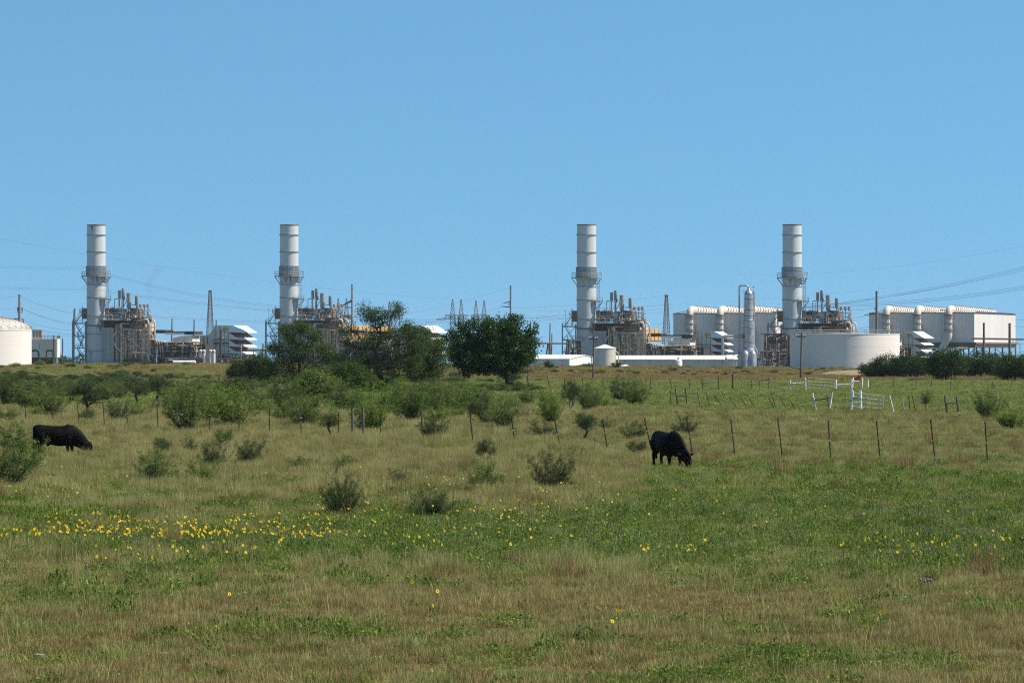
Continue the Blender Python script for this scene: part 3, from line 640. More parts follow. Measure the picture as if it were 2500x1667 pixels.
m = MB(); m.box(-1.9,-.9,-1.2,1.2,cz(712),cz(711)); m.bar((-1.5,-1,cz(800)), (-1.5,-1,cz(708)), .1); m.bar((1.4,-.6,cz(711)), (1.4,-.6,cz(700)), .08); m.box(1.1,1.7,-.8,-.4,cz(701),cz(699)); m.bar((-.1,0,cz(700)),(-.1,0,cz(692)),.05); m.rail([(-2.1,-1.8,cz(800)),(2.1,-1.8,cz(800))],.9,1,.06); m.build('ladder', M['galv'], o)
# ---- dark process frames between column and stack 4, and beside stack 3
def proc(px, D, ww, hh, label, seed, z0=-1.9):
    rng = random.Random(seed); o = thing('process_frame', label, 'steel frame', (Xp(px, D), D, z0))
    m = MB(); frame_grid(m, list(np.linspace(0, ww, max(3, int(ww/2.2)))), [0, 3.5], list(np.linspace(-.5, hh, max(4, int(hh/2.2)))), .2); m.build('frame', M['steel'], o)
    m = MB(); clutter(m, rng, 0, ww, -.3, 3.5, 0, hh, int(ww*hh*1.6), (.07,.2)); m.build('dark_pipework', M['blackst'], o)
    m = MB(); clutter(m, rng, 0, ww, -.5, 2, 0, hh, int(ww*hh*.35), (.05,.11)); m.build('light_pipework', M['pipe'], o)
    m = MB(); m.tube([(ww*.2,1,.8),(ww*.8,1,.8)], .6, 12); m.lathe([(.7,0),(.7,hh*.55),(.3,hh*.6)], ww*.3, 1.5, 12); m.build('drum', M['alu'], o, True)
    return o
proc(1850, 1120, 6.5, 5.5, 'low tangle of pipes and valves just right of the silver column', 21)
proc(1868, 1150, 7.0, 11, 'dark open steel frame full of pipes, between the silver column and the rightmost stack', 22)
proc(1384, 1150, 4.5, 9, 'dark pipe-filled steel frame tucked against the left foot of the third stack', 23)
proc(1590, 1110, 14, 3.6, 'dark low pipework behind the roof of the long cream shed', 24)
proc(528, 1195, 12, 3.0, 'dark low pipework under the leftmost filter house', 25, -.7)
proc(404, 1172, 12, 2.2, 'row of low pipes and valves at the foot of the leftmost pipe rack', 26, -.7)
# ---- cooling tower beside the domed tank
D = 1230; o = thing('cooling_tower', 'small white slatted cooling tower with a railed top, right of the domed tank', 'cooling tower', (Xp(74, D), D, -.9))
m = MB(); m.box(0, 9.0, 0, 8, 2.4, 8.6); m.box(8.7, 9.0, 0, .3, -1, 2.4); m.build('wall', M['white'], o)
m = MB(); rng = random.Random(2)
for x in np.arange(.2, 9, .55): m.box(x, x+.12, -.14, 0, 2.4, 8.6)
for z in np.arange(2.8, 8.6, .7): m.box(0, 9, -.1, 0, z, z+.1)
m.build('cladding_slat', M['cream'], o)
m = MB(); m.box(.2, 8.6, .2, 8, -1, 2.38); m.build('louvre_base', M['blackst'], o)
m = MB(); m.box(.6, 3.6, 1, 5, 8.62, 11.6); m.build('fan_stack', M['brown'], o)
m = MB()
for x in np.arange(.6, 3.7, .5): m.box(x-.08, x+.08, .85, 1, 8.6, 11.7)
for z in np.arange(8.9, 11.7, .6): m.box(.5, 3.7, .88, 1, z-.06, z+.06)
m.build('fan_stack_slat', M['cream'], o)
m = MB(); m.rail([(3.8,0,8.6),(9,0,8.6),(9,8,8.6)], 1.1, .9, .1); m.build('railing', M['steel'], o)
for k, (px, lb) in enumerate(((80, 'green gooseneck pipe close to the wall of the domed tank'), (116, 'green gooseneck pipe further right, before the white cooling tower'))):
    D = 1190; o = thing('gooseneck_pipe', lb, 'pipe', (Xp(px, D), D, -.8), group='green gooseneck pipes')
    m = MB(); m.tube(bend([(-.3,0,4.6),(2.0,0,5.0),(2.1,0,-.5)], 1.2, 6), .45, 12)
    if k: m.tube([(-.3,0,4.6),(-.5,0,-.5)], .2, 8)
    m.build('pipe', M['green'], o, True)
    m = MB(); m.lathe([(.6,2.2),(.6,2.4)], 2.1, 0, 12); m.build('flange', M['green'], o)
for px, D, w_, lb, mt in ((806, 1215, 20, 'orange-tan machine cover glimpsed above the mesquite trees', 'orange'), (1566, 1175, 6.5, 'yellow-orange turbine cover above the dark pipe rack, right of the third boiler', 'orange')):
    o = thing('turbine_cover', lb, 'machine cover', (Xp(px, D), D, -.7 if px < 1000 else -1.9), R(42)); big = px < 1000; w_ /= .74
    zb, zt_ = (8.6, 12.7) if big else (9.0, 12.6)
    m = MB(); m.prism([(0,zb),(w_,zb),(w_,zb+1.2),(w_-.6,zt_-.4),(w_-1,zt_),(.6,zt_),(0,zt_-.5)], 0, 5); m.build('cover', M[mt], o)
    m = MB()
    for x in np.arange(1, w_, 1.6): m.box(x, x+.12, -.1, 0, zb, zt_-.1)
    m.box(-.2, w_+.2, -.15, 5, zb-.4, zb); m.build('rib', M['rust'], o)
D = 1175; o = thing('yellow_skid', 'yellow railed skid under the hoods of the leftmost filter house', 'skid', (Xp(564, D), D, -.7))
m = MB(); m.box(0,3.6,0,2,.2,.7); m.box(1.4,2.1,-.1,1,.7,1.5); m.rail([(0,0,.7),(5.5,0,.7)], .9, .8, .1); m.box(4.6,6.2,0,2,.2,.9); m.build('frame', M['yellow'], o)
for px, D, w_, zz, lb in ((423, 1165, 6.9, .1, 'long white horizontal tank at the foot of the leftmost pipe rack'), (2345, 1120, 9.6, .9, 'long white horizontal tank below the right condenser house')):
    o = thing('horizontal_tank', lb, 'tank', (Xp(px, D), D, -.6 if px < 1000 else -.6))
    m = MB(); m.tube([(-.2,0,zz+.6),(0,0,zz+.6),(w_,0,zz+.6),(w_+.25,0,zz+.6)], [.3,.62,.62,.3], 16); m.build('shell', M['white'], o, True)
    m = MB()
    for x in (.8, w_-.8): m.box(x-.2,x+.2,-.5,.5,-1.5,zz+.15)
    m.build('saddle', M['conc'], o)
# fence pipe at left of stack 3: pipe bridge on slanting legs
D = 1190; o = thing('pipe_bridge', 'horizontal pipe bridge on splayed legs, between the dark leafy tree and the third stack', 'pipe bridge', (Xp(1300, D), D, -1.9))
m = MB(); m.tube([(0,0,8.2),(13.5,0,8.1)], .22, 8); m.tube([(0,.8,7.9),(13.5,.8,7.8)], .14, 8); m.build('pipe', M['galv'], o, True)
m = MB()
for x in (5.0, 11.2): m.bar((x,0,8.2),(x-1.2,0,-.5),.35); m.bar((x+.6,0,8.2),(x+1.2,0,-.5),.35); m.bar((x+.2,.8,8),(x-.2,.8,-.5),.25)
m.build('splayed_leg', M['steel'], o)
o = thing('pipe_bridge', 'horizontal pipe bridge running left from the stair tower of the second stack', 'pipe bridge', (Xp(604, 1190), 1190, -.7))
m = MB(); m.tube([(0,0,4.9),(13,0,4.9)], .3, 8); m.tube([(0,.8,4.5),(13,.8,4.5)], .18, 8); m.build('pipe', M['galv'], o, True)
m = MB()
for x in (2, 6, 10): m.bar((x,0,4.8),(x,0,-.5),.25)
m.build('leg', M['steel'], o)

# faint exhaust plume
m = MB(); D = 1205; pts = []; rad = []
for i, (px, py, r_) in enumerate(((366,742,.35),(366,725,.7),(364,708,1.2),(363,693,1.7),(370,682,1.5),(374,672,1.5),(380,662,1.9),(390,655,1.6),(394,650,.6))): pts.append((Xp(px, D), D, Zp(py, D))); rad.append(r_*.8)
m.tube(pts, rad, 12); pl = m.build('exhaust_plume', M['wire'], smooth=True); tag(pl, 'faint smoke plume drifting up right of the leftmost boiler', 'smoke', kind='stuff')
pv = bpy.data.materials.new('thin_smoke'); pv.use_nodes = True; t = pv.node_tree; t.nodes.clear(); v_ = t.nodes.new('ShaderNodeVolumePrincipled'); v_.inputs['Color'].default_value = (.45,.42,.5,1); v_.inputs['Density'].default_value = .07
o_ = t.nodes.new('ShaderNodeOutputMaterial'); t.links.new(v_.outputs[0], o_.inputs['Volume']); pl.data.materials.clear(); pl.data.materials.append(pv)

# sandy end of the bank before the wide flat tank
D = 575; cx = Xp(2085, D); n = 40; vv = []
for i in range(n+1):
    for j in range(n+1):
        a = -1+2*i/n; b_ = -1+2*j/n; r_ = min(1, math.hypot(a, b_)); x = cx+a*6.5; y = D+b_*16
        vv.append((x, y, tz1(x, y) - .15 + (.95+.10*math.sin(a*9+b_*4))*(1-r_*r_)**1.3))
M['sand'] = pm('sandy_soil', (0.34, 0.24, 0.15), (0.20, 0.17, 0.07), 0.5, 0.95, lo=.42, hi=.55)
vv = np.array(vv); ii = (np.arange(n)[:, None]*(n+1) + np.arange(n)[None, :]).reshape(-1)
o = npmesh('dirt_ground', vv, np.stack([ii, ii+n+1, ii+n+2, ii+1], 1), M['sand'], smooth=True); tag(o, 'bare sandy end of the bank in front of the wide flat tank', 'ground', kind='structure')
# ---------------------------------------------------------------- towers, poles, lines
def lattice(m, c0, h, w0, w1, n, t=.12):
    """four-legged tapering lattice from the point c0 upwards"""
    x, y, z = c0; prev = None
    for i in range(n+1):
        q = i/n; ww = w0 + (w1-w0)*q; zz = z + h*q
        cur = [(x+sx*ww/2, y+sy*ww/2, zz) for sx, sy in ((-1,-1),(1,-1),(1,1),(-1,1))]
        if prev:
            for k in range(4):
                m.bar(prev[k], cur[k], t*1.3); m.bar(prev[k], cur[(k+1)%4], t*.7); m.bar(prev[(k+1)%4], cur[k], t*.7); m.bar(cur[k], cur[(k+1)%4], t*.8)
        prev = cur
for px, D, lb in ((513, 1400, 'slim tapering steel lattice tower behind the leftmost pipe rack'), (1627, 1400, 'slim tapering steel lattice tower just left of the middle condenser house')):
    yt = 709 if px < 1000 else 720
    z0 = -1.5; hh = Zp(yt, D)-z0; o = thing('lattice_tower', lb, 'tower', (Xp(px, D), D, z0), R(20)); s = D/F
    m = MB(); lattice(m, (0,0,0), hh-17, 3.6, 2.3, 5, .16); lattice(m, (0,0,hh-17), 17, 2.3, .75, 11, .14); m.box(-.6,.6,-.6,.6,hh-.2,hh); m.build('lattice', M['steel'], o)
for k, (pa, pb, yp, a, b, lb) in enumerate(((1105, 1126, 731, 1086, 1142, 'twin-peaked lattice gantry with its arms left of the dark leafy tree top'), (1162, 1182, 734, 1150, 1196, 'twin lattice peaks poking out just above the dark leafy tree'),
                                       (951, 970, 736, 938, 984, 'twin-peaked lattice gantry right of the tallest mesquite top'), (826, 846, 729, 836, 858, 'twin-peaked lattice gantry left of the tall tubular pole by the second stack'))):
    D = 1480; z0 = -2; s = D/F; xa = 0; xb = (pb-pa)*s; bm = Zp(774, D)-z0; hp = Zp(yp, D)-z0
    o = thing('substation_gantry', lb, 'gantry', (Xp(pa, D), D, z0), group='lattice gantries of the switchyard')
    m = MB()
    for x in (xa, xb): lattice(m, (x,0,0), bm, 2.2, 1.9, 7, .17)
    m.build('lattice_leg', M['steel'], o); m = MB()
    for x in (xa, xb): lattice(m, (x,0,bm), hp-bm, 1.9, .25, 5, .14)
    m.build('lattice_peak', M['steel'], o); m = MB()
    x0 = (a-pa)*s; x1 = (b-pa)*s
    for dy in (-1, 1):
        for dz in (0, 1.5): m.bar((x0,dy,bm-.7+dz), (x1,dy,bm-.7+dz), .2)
        n = 8
        for i in range(n):
            u0 = x0+(x1-x0)*i/n; u1 = x0+(x1-x0)*(i+1)/n; m.bar((u0,dy,bm-.7), (u1,dy,bm+.8), .12); m.bar((u1,dy,bm-.7), (u0,dy,bm+.8), .12)
    if k in (0, 2): m.bar((x0,0,bm-.3), (x0-3.4,-1,bm-.9), .22); m.bar((x0+.3,0,bm-.9), (x0-3.2,-1,bm-1.2), .2)
    m.build('cross_beam', M['steel'], o)
def tpole(px, D, yt, rpx, lb, arms=(), yb=None):
    z0 = tz1(Xp(px, D), D)-.5; s = D/F; h = Zp(yt, D)-z0
    o = thing('transmission_pole', lb, 'pole', (Xp(px, D), D, z0), group='tall tubular transmission poles')
    m = MB(); m.tube([(0,0,-1),(0,0,h)], [rpx*s*1.25, rpx*s], 14); m.lathe([(rpx*s*1.15,h-.3),(rpx*s*1.15,h)], n=14); m.build('shaft', M['galv'] if px not in (2140, 2402, 2465) else M['steel'], o, True)
    if arms:
        m = MB()
        for (dx0, y0, dx1, y1) in arms: m.tube([(dx0*s,0,Zp(y0,D)-z0),(dx1*s,0,Zp(y1,D)-z0)], [.22,.12], 6)
        m.build('arm', M['steel'], o)
    return o
tpole(48, 1180, 719, 3.3, 'grey tubular transmission pole rising behind the domed tank', ((-5,751,6,751),(-5,752,-4,765),(6,752,6,765),(-14,778,10,779),(8,779,10,792)))
tpole(860, 1300, 694, 2.5, 'grey tubular transmission pole right of the second boiler', ((0,735,-26,748),(0,751,-28,750),(-2,733,-24,745),(0,772,14,775)))
tpole(1247, 1300, 697, 2.4, 'grey tubular transmission pole rising behind the dark leafy tree', ((-1,736,-20,741),(0,750,-24,748),(-1,738,-5,746)))
tpole(2140, 1170, 711, 2.6, 'dark tubular transmission pole at the left corner of the right condenser house', ((0,750,-6,756),(0,765,-30,769)))
tpole(2402, 1090, 788, 2.6, 'left one of two dark poles before the bright end of the right condenser house')
tpole(2465, 1090, 789, 2.9, 'right one of two dark poles before the bright end of the right condenser house')
D = 1088; o = thing('bus_beam', 'long dark horizontal beam across the two dark poles at the right edge', 'beam', (Xp(2370, D), D-.8, Zp(827, D)))
m = MB(); m.tube([(0,0,.1),(15.5,0,-.15)], .26, 8); m.tube([(15.5,0,-.15),(15.9,0,-.2),(16,0,-1.4)], .08, 6); m.build('beam', M['steel'], o)
for (px, D, yt, r, arm, lb, wood) in ((130, 690, 818, .13, 0, 'thin dark wooden pole on the bank before the white cooling tower', 1),
        (538, 700, 803, .15, 8, 'wooden pole with one crossarm on the bank, before the leftmost filter house', 1),
        (1448, 520, 818, .13, 11, 'grey wooden pole with crossarm standing before the small cream tank', 1),
        (1955, 520, 812, .14, 12, 'grey wooden pole with crossarm standing before the wide flat tank', 1),
        (152, 1250, 826, .22, 0, 'dark pole between the white cooling tower and the leftmost stack', 1), (179, 1215, 754, .34, 0, 'tall wooden post at the outer corner of the leftmost stair tower', 1),
        (418, 1350, 777, .25, 0, 'left one of two bare poles above the dark roof of the leftmost pipe rack', 1), (472, 1350, 780, .25, 0, 'right one of two bare poles above the dark roof of the leftmost pipe rack', 1),
        (526, 1350, 781, .25, 0, 'short bare pole top above the leftmost filter house', 1), (588, 1150, 840, .18, 0, 'pale post in front of the hoods of the leftmost filter house', 0),
        (641, 1150, 838, .2, 0, 'dark post left of the second stair tower', 1), (1293, 1200, 785, .2, 0, 'thin bare pole just right of the dark leafy tree', 1),
        (1341, 1200, 789, .2, 0, 'thin bare pole at the pipe bridge left of the third stack', 1), (1346, 1205, 814, .2, 0, 'shorter bare pole at the pipe bridge left of the third stack', 1),
        (1925, 1000, 818, .3, 0, 'dark post at the left foot of the wide flat tank', 1), (2493, 1150, 866, .15, 4, 'small utility pole at the far right edge', 1),
        (2182, 960, 868, .12, 5, 'bent lamp post in front of the wide flat tank', 0), (96, 1200, 838, .16, 0, 'grey post between the two green gooseneck pipes', 0)):
    x = Xp(px, D); z0 = tz1(x, D); h = Zp(yt, D)-z0; o = thing('utility_pole', lb, 'pole', (x, D, z0)); s = D/F
    m = MB(); m.tube([(0,0,-.5),(0.02*h,0,h)], [r*1.25, r*.85], 8); m.build('shaft', M['wood' if px in (130,538,641,1925) else 'grey_wood'] if wood else M['galv'], o, True)
    if arm:
        a = arm*s; ha = h-.55 if px != 538 else h-1.9; m = MB(); m.box(-a, a, -.08, .08, ha-.08, ha+.1) if px != 2182 else m.tube([(0,0,h),(-a,0,h+.25)], .08, 6); m.build('crossarm', M['grey_wood'], o)
        if px in (538, 1448, 1955):
            m = MB()
            for q in (-.95, -.5, .5, .95): m.lathe([(.05,ha+.1),(.06,ha+.28),(.03,ha+.34)], q*a, 0, 6)
            m.build('insulator', M['panel'], o)
def wires(lb, spans, D0, D1, r=.05, sag=1.0):
    """spans: list of (pxa,ya,pxb,yb); each conductor hangs between two far points"""
    o = thing('power_line', lb, 'power line', (0, (D0+D1)/2, 0)); oy = (D0+D1)/2; m = MB()
    for (xa, ya, xb, yb) in spans:
        A_ = Vector((Xp(xa, D0), D0-oy, Zp(ya, D0))); B_ = Vector((Xp(xb, D1), D1-oy, Zp(yb, D1))); n = 24; pts = []
        for i in range(n+1):
            q = i/n; p = A_.lerp(B_, q); p.z -= sag*4*q*(1-q); pts.append(p)
        m.tube(pts, r, 4)
    m.build('conductor', M['wire'], o)
wires('single faint shield wire sloping down right from the leftmost stack toward the gantries', [(0,583,1105,731)], 1150, 1480, .022, 2.5)
wires('upper pair of conductors sloping down right between the first and second stacks', [(200,653,700,752),(200,649,700,748)], 1150, 1300, .032, 2.0)
wires('middle pair of conductors sloping down right between the first and second stacks', [(200,704,860,773),(200,700,860,770)], 1150, 1300, .032, 1.2)
wires('lower pair of conductors running level above the leftmost pipe rack', [(366,774,940,789),(366,770,940,785)], 1180, 1400, .03, 1.0)
wires('upper faint pair of conductors at the left edge behind the leftmost stack', [(-60,650,205,656),(-60,646,205,652)], 1300, 1250, .02, .4)
wires('lower faint pair of conductors at the left edge behind the leftmost stack', [(-60,700,205,707),(-60,697,205,704)], 1300, 1250, .02, .4)
wires('three conductors dropping right from the tubular pole behind the domed tank', [(44,722,180,764),(50,751,178,789),(50,778,178,806),(-80,720,48,722),(-80,750,44,751),(52,752,178,793)], 1178, 1215, .032, .8)
wires('low lines crossing behind the white cooling tower', [(70,803,640,852),(90,815,640,838),(60,798,310,830)], 1300, 1300, .025, 1.0)
wires('three heavy conductors rising to the upper right edge of the picture', [(1640,773,2560,640),(1640,769,2560,636),(1640,765,2560,646)], 1300, 1150, .036, 4.0)
wires('three heavy conductors rising right just above the duct elbows of the right condenser house', [(1970,746,2560,692),(1970,742,2560,688),(1970,749,2560,696)], 1300, 1150, .036, 2.0)
wires('single faint wire high at the right, sloping up to the right edge', [(1800,672,2560,588)], 1400, 1150, .016, 3.0)
wires('faint wires fanning left from the middle lattice tower to the tubular pole', [(1250,700,950,775),(1250,740,1100,778),(1230,760,1640,742),(1270,772,1640,752),(1270,776,1640,760),(1270,784,1640,790),(1627,721,1250,752),(1570,748,2300,690)], 1300, 1380, .022, .8)
wires('conductors running level behind the dark leafy tree to the gantries', [(980,778,1250,777),(980,783,1250,782),(1250,778,1420,762),(1250,783,1420,772)], 1450, 1320, .04, .6)
wires('faint lines between the rightmost boiler and the dark pole', [(2060,756,2140,750),(2060,775,2140,766),(2060,800,2128,796),(2473,840,2560,828),(2473,858,2560,856),(2476,780,2560,772),(2476,796,2560,790)], 1250, 1200, .04, .5)

# ---------------------------------------------------------------- vegetation
def leaf_arrays(rng, centers, size, asp=.35, flat=0.0, droop=0.0):
    n = len(centers); d = rng.normal(size=(n, 3)); d[:, 2] = d[:, 2]*(1-flat) - droop; d /= np.linalg.norm(d, axis=1)[:, None]
    e = rng.normal(size=(n, 3)); e -= d*(e*d).sum(1)[:, None]; e /= np.linalg.norm(e, axis=1)[:, None]
    s = (size*rng.uniform(.6, 1.35, n))[:, None]
    v = np.stack([centers-d*s*.5, centers+e*s*asp*.5, centers+d*s*.5, centers-e*s*asp*.5], 1).reshape(-1, 3)
    return v, np.arange(n*4).reshape(-1, 4)
def grow(seed, blobs, trunk, nclu, nleaf, spread, lsize, asp, r0, flat=.2, droop=0., shell=.45, twig=.012, rpow=.5):
    """crown of leaf clusters in blobs, joined to the trunk by branches. returns (branch MB, leaf arrays)"""
    rng = np.random.default_rng(seed); pts = []
    tot = sum(b[6] for b in blobs)
    for cx, cy, cz, rx, ry, rz, wt in blobs:
        k = int(nclu*wt/tot)
        d = rng.normal(size=(k, 3)); d /= np.linalg.norm(d, axis=1)[:, None]
        rr = (shell + (1-shell)*rng.random(k)**.7)*(0.8+.4*vnoise(d[:, 0]*2+seed, d[:, 2]*2+d[:, 1]*1.3, seed))
        pts.append(np.stack([cx+d[:,0]*rr*rx, cy+d[:,1]*rr*ry, cz+d[:,2]*rr*rz], 1))
    pts = np.concatenate(pts); pts = pts[pts[:, 2] > 0.12]
    nodes = [np.array(p, float) for p in trunk]; par = [-1] + list(range(len(trunk)-1)); nt_ = len(trunk)
    top = nodes[-1]; order = np.argsort(np.linalg.norm(pts-top, axis=1)); plen = [0]*nt_
    for i in range(1, nt_): plen[i] = plen[i-1] + np.linalg.norm(nodes[i]-nodes[i-1])*.3
    leafn = []
    for i in order:
        p = pts[i]; N = np.array(nodes); dd = np.linalg.norm(N-p, axis=1); cost = dd + .35*np.array(plen) + 2.0*np.maximum(N[:, 2]-p[2]-.1*dd, 0)
        if len(trunk) > 1: cost[0] += 50
        j = int(np.argmin(cost)); prev = j; L = dd[j]; k = max(1, int(L/(spread*2.2)))
        k = min(k, 4)
        for s_ in range(1, k+1):
            q = s_/k; pos = nodes[j]*(1-q)+p*q
            if s_ < k: pos = pos + rng.normal(size=3)*L*.05 + np.array([0, 0, -L*.06*math.sin(math.pi*q)])
            nodes.append(pos); par.append(prev); plen.append(plen[prev]+L/k); prev = len(nodes)-1
        leafn.append(prev)
    cnt = np.zeros(len(nodes))
    for l in leafn:
        a = l
        while a >= 0: cnt[a] += 1; a = par[a]
    mx = cnt.max(); rad = np.maximum(r0*(cnt/mx)**rpow, twig)
    for i in range(nt_-1): rad[i] = max(rad[i], r0*(1-.35*i/max(nt_-1, 1)))
    rad[0] *= 1.2
    m = MB()
    kids = {}
    for i, p in enumerate(par):
        if p >= 0: kids.setdefault(p, []).append(i)
    stack = [(0, k) for k in kids.get(0, [])]
    while stack:
        a, b = stack.pop(); chain = [a, b]
        while kids.get(chain[-1]):
            ks = sorted(kids[chain[-1]], key=lambda q: -cnt[q]); stack += [(chain[-1], q) for q in ks[1:]]; chain.append(ks[0])
        rr = [rad[chain[1]]*1.05 if (a != 0 or nt_ < 2) else rad[0]] + [rad[q] for q in chain[1:]]
        m.tube([nodes[q] for q in chain], rr, 6 if rr[0] > .06 else 4, cap=False)
    rep = np.repeat(pts, nleaf, 0); sc_ = rng.normal(size=rep.shape)*spread*np.array([1, 1, .75]); cen = rep + sc_
    cen = cen[cen[:, 2] > .05]
    v, f = leaf_arrays(rng, cen, lsize, asp, flat, droop)
    return m, v, f
G1 = (0.030, 0.050, 0.012); G2 = (0.055, 0.085, 0.020)
M['leaf_dark'] = leafmat('leaf_dark', [(0.014, 0.032, 0.006), (0.036, 0.075, 0.010), (0.075, 0.13, 0.018)], .25, .45)
M['leaf_mesq'] = leafmat('leaf_mesquite', [(0.05, 0.08, 0.018), (0.125, 0.175, 0.036), (0.25, 0.30, 0.075)], .4)
M['leaf_tree'] = leafmat('leaf_tree', [(0.028, 0.050, 0.011), (0.070, 0.112, 0.022), (0.15, 0.20, 0.042)], .35)
M['leaf_bright'] = leafmat('leaf_bright', [(0.07, 0.12, 0.016), (0.165, 0.235, 0.034), (0.30, 0.37, 0.07)], .45)
M['leaf_thorn'] = leafmat('leaf_thorn', [(0.026, 0.042, 0.014), (0.065, 0.092, 0.026), (0.14, 0.165, 0.05)], .3)
M['leaf_hedge'] = leafmat('leaf_hedge', [(0.012, 0.032, 0.009), (0.036, 0.078, 0.017), (0.08, 0.135, 0.028)], .25)
M['leaf_grey'] = leafmat('leaf_grey', [(0.07, 0.09, 0.028), (0.13, 0.155, 0.048), (0.22, 0.23, 0.08)], .3)
def plant(name, label, cat, loc, g, leaf, bark, group=None, rz=0, scale=(1,1,1), crown='crown', stem='trunk'):
    o = thing(name, label, cat, loc, rz, group, scale); m, v, f = g
    m.build(stem, M[bark], o, True); npmesh(crown, v, f, M[leaf], o); return o
def ph(px, D): return (Xp(px, D), D, tz1(Xp(px, D), D) - .05)
# dark leafy tree
D = 392; s = D/F
def q(px, py, c): return ((px-c)*s, (949-py)*s)
b = []
for px, py, rx, rz, wt in ((1205,812,62,44,5), (1262,850,46,60,5), (1150,860,50,52,4), (1232,882,46,34,4), (1158,880,44,36,4), (1124,856,30,36,2), (1125,815,28,34,1.2), (1290,830,26,40,1.2), (1195,862,60,48,4), (1290,872,24,22,.8), (1250,790,30,24,1.2), (1095,830,14,22,.3)):
    x, z = q(px, py, 1238); b.append((x, 0, z, rx*s, min(rx*s*1.1, 2.6), rz*s, wt))
plant('leafy_tree', 'dense dark green leafy tree with a short trunk, right of the mesquite trees', 'tree', ph(1238, D),
      grow(11, b, [(0,0,-.3), (0,0,.9), (-.15,0,1.7), (-.5,.1,2.6), (-.9,0,3.6)], 640, 74, .30, .20, .75, .26, .2, 0, .35), 'leaf_dark', 'bark')
# bare dead-looking twigs at its right
D = 398; o = thing('dead_sapling', 'leafless twiggy sapling sticking out right of the dark leafy tree', 'tree', ph(1298, D)); s = D/F
m = MB(); rng = random.Random(4)
for k in range(15):
    a = rng.uniform(-.9, 1.0); L = rng.uniform(2.0, 4.6); p = Vector((rng.uniform(-.4,.2), rng.uniform(-.3,.3), rng.uniform(1.2, 4.2))); e = p + Vector((math.sin(a)*L*.55, rng.uniform(-.6,.6), math.cos(a)*L*.42))
    mid = p.lerp(e, .5) + Vector((0, 0, .25)); m.tube([p, mid, e], [.035,.025,.012], 4, False)
    for j in range(3): t_ = mid.lerp(e, j/3); m.tube([t_, t_ + Vector((rng.uniform(-.1,.7), rng.uniform(-.4,.4), rng.uniform(-.1,.5)))], [.016,.010], 3, False)
m.tube([(-.6,0,0),(-.3,0,2),(0,0,4.4)], [.09,.06,.03], 6); m.build('branch', M['greybark'], o)
# mesquite trees
def mtree(px, base, blobs_px, trunk_px, seed, lb, nclu, leaf='leaf_tree', nleaf=60, spread=.30, r0=.2, D=None, bark='bark', lsize=.17, shell=.4):
    D = D or Dg(base); s = D/F; base = HY + F*H/D; b = []
    for x, y, rx, rz, wt in blobs_px: b.append(((x-px)*s, 0, (base-y)*s, rx*s, max(.5, min(rx*s, 2.4)), rz*s, wt))
    tr = [((x-px)*s, 0, (base-y)*s) for x, y in trunk_px]
    return plant('mesquite_tree', lb, 'tree', ph(px, D), grow(seed, b, tr, int(nclu*1.35), int(nleaf*1.35), spread, lsize, .38, r0, .1, .15, shell), leaf, bark, 'mesquite trees in the middle ground')
mtree(940, 962, ((925,775,26,32,1.6), (895,760,22,24,.8), (1000,800,20,16,.5), (960,815,60,22,2), (870,830,50,34,2), (925,850,62,40,2), (1010,840,50,38,2.4), (870,880,56,30,2.4), (940,900,60,26,1.6), (985,885,56,34,2.4), (965,755,18,20,.7), (1035,805,18,12,.4), (845,800,20,16,.4)),
      ((940,966),(935,935),(925,905),(918,880),(920,850),(930,820)), 21, 'tall airy mesquite with a dark forked trunk, tallest of the middle trees', 360, nleaf=48, r0=.26)
mtree(735, 950, ((700,806,17,17,.9), (740,801,18,16,1.0), (716,830,26,18,1.0), (672,850,24,20,1.2), (770,818,18,15,.8), (790,846,20,15,.8), (738,862,40,30,2.6), (812,876,28,24,1.5), (690,890,36,26,2.0), (760,905,40,24,1.8), (822,912,26,18,1), (652,905,22,22,.9), (715,925,40,14,1)),
      ((735,954),(738,930),(732,905),(730,880)), 22, 'dense dark mesquite hiding the lower second stack', 400, leaf='leaf_tree', nleaf=46, spread=.33, r0=.22)
mtree(600, 938, ((590,900,32,28,2), (630,890,32,32,2), (650,905,34,26,1.5), (575,912,22,18,.8)), ((612,942),(610,925),(612,905)), 23, 'low rounded dark mesquite at the left end of the tree group', 200, leaf='leaf_thorn', nleaf=80, r0=.14)
mtree(1040, 955, ((1040,850,44,40,3), (1060,885,34,34,2), (1015,895,34,30,1.5), (1075,850,20,26,.8), (1035,920,46,18,1)), ((1030,960),(1030,930),(1036,900),(1040,875)), 24, 'feathery mesquite tucked against the left side of the dark leafy tree', 240, nleaf=52, r0=.17)
mtree(845, 965, ((845,915,50,30,2), (880,930,40,22,1), (810,925,36,26,1)), ((845,968),(845,945),(845,925)), 25, 'small bushy mesquite below the branches left of the tall airy one', 190, leaf='leaf_tree', nleaf=56, r0=.12)
mtree(760, 978, ((758,918,20,18,1), (782,928,24,18,1.2), (806,934,20,16,1), (742,940,24,16,1), (765,950,40,14,1.2)), ((764,982),(766,960),(768,940)), 26, 'yellow-green mesquite in front of the dense dark one', 150, leaf='leaf_mesq', nleaf=46, r0=.10)
mtree(905, 985, ((905,955,22,14,1), (930,950,18,16,1), (890,945,16,10,.6)), ((918,975),(918,965),(915,955)), 27, 'small dark shrub at the foot of the tall airy mesquite', 60, leaf='leaf_dark', nleaf=60, r0=.08, D=350)
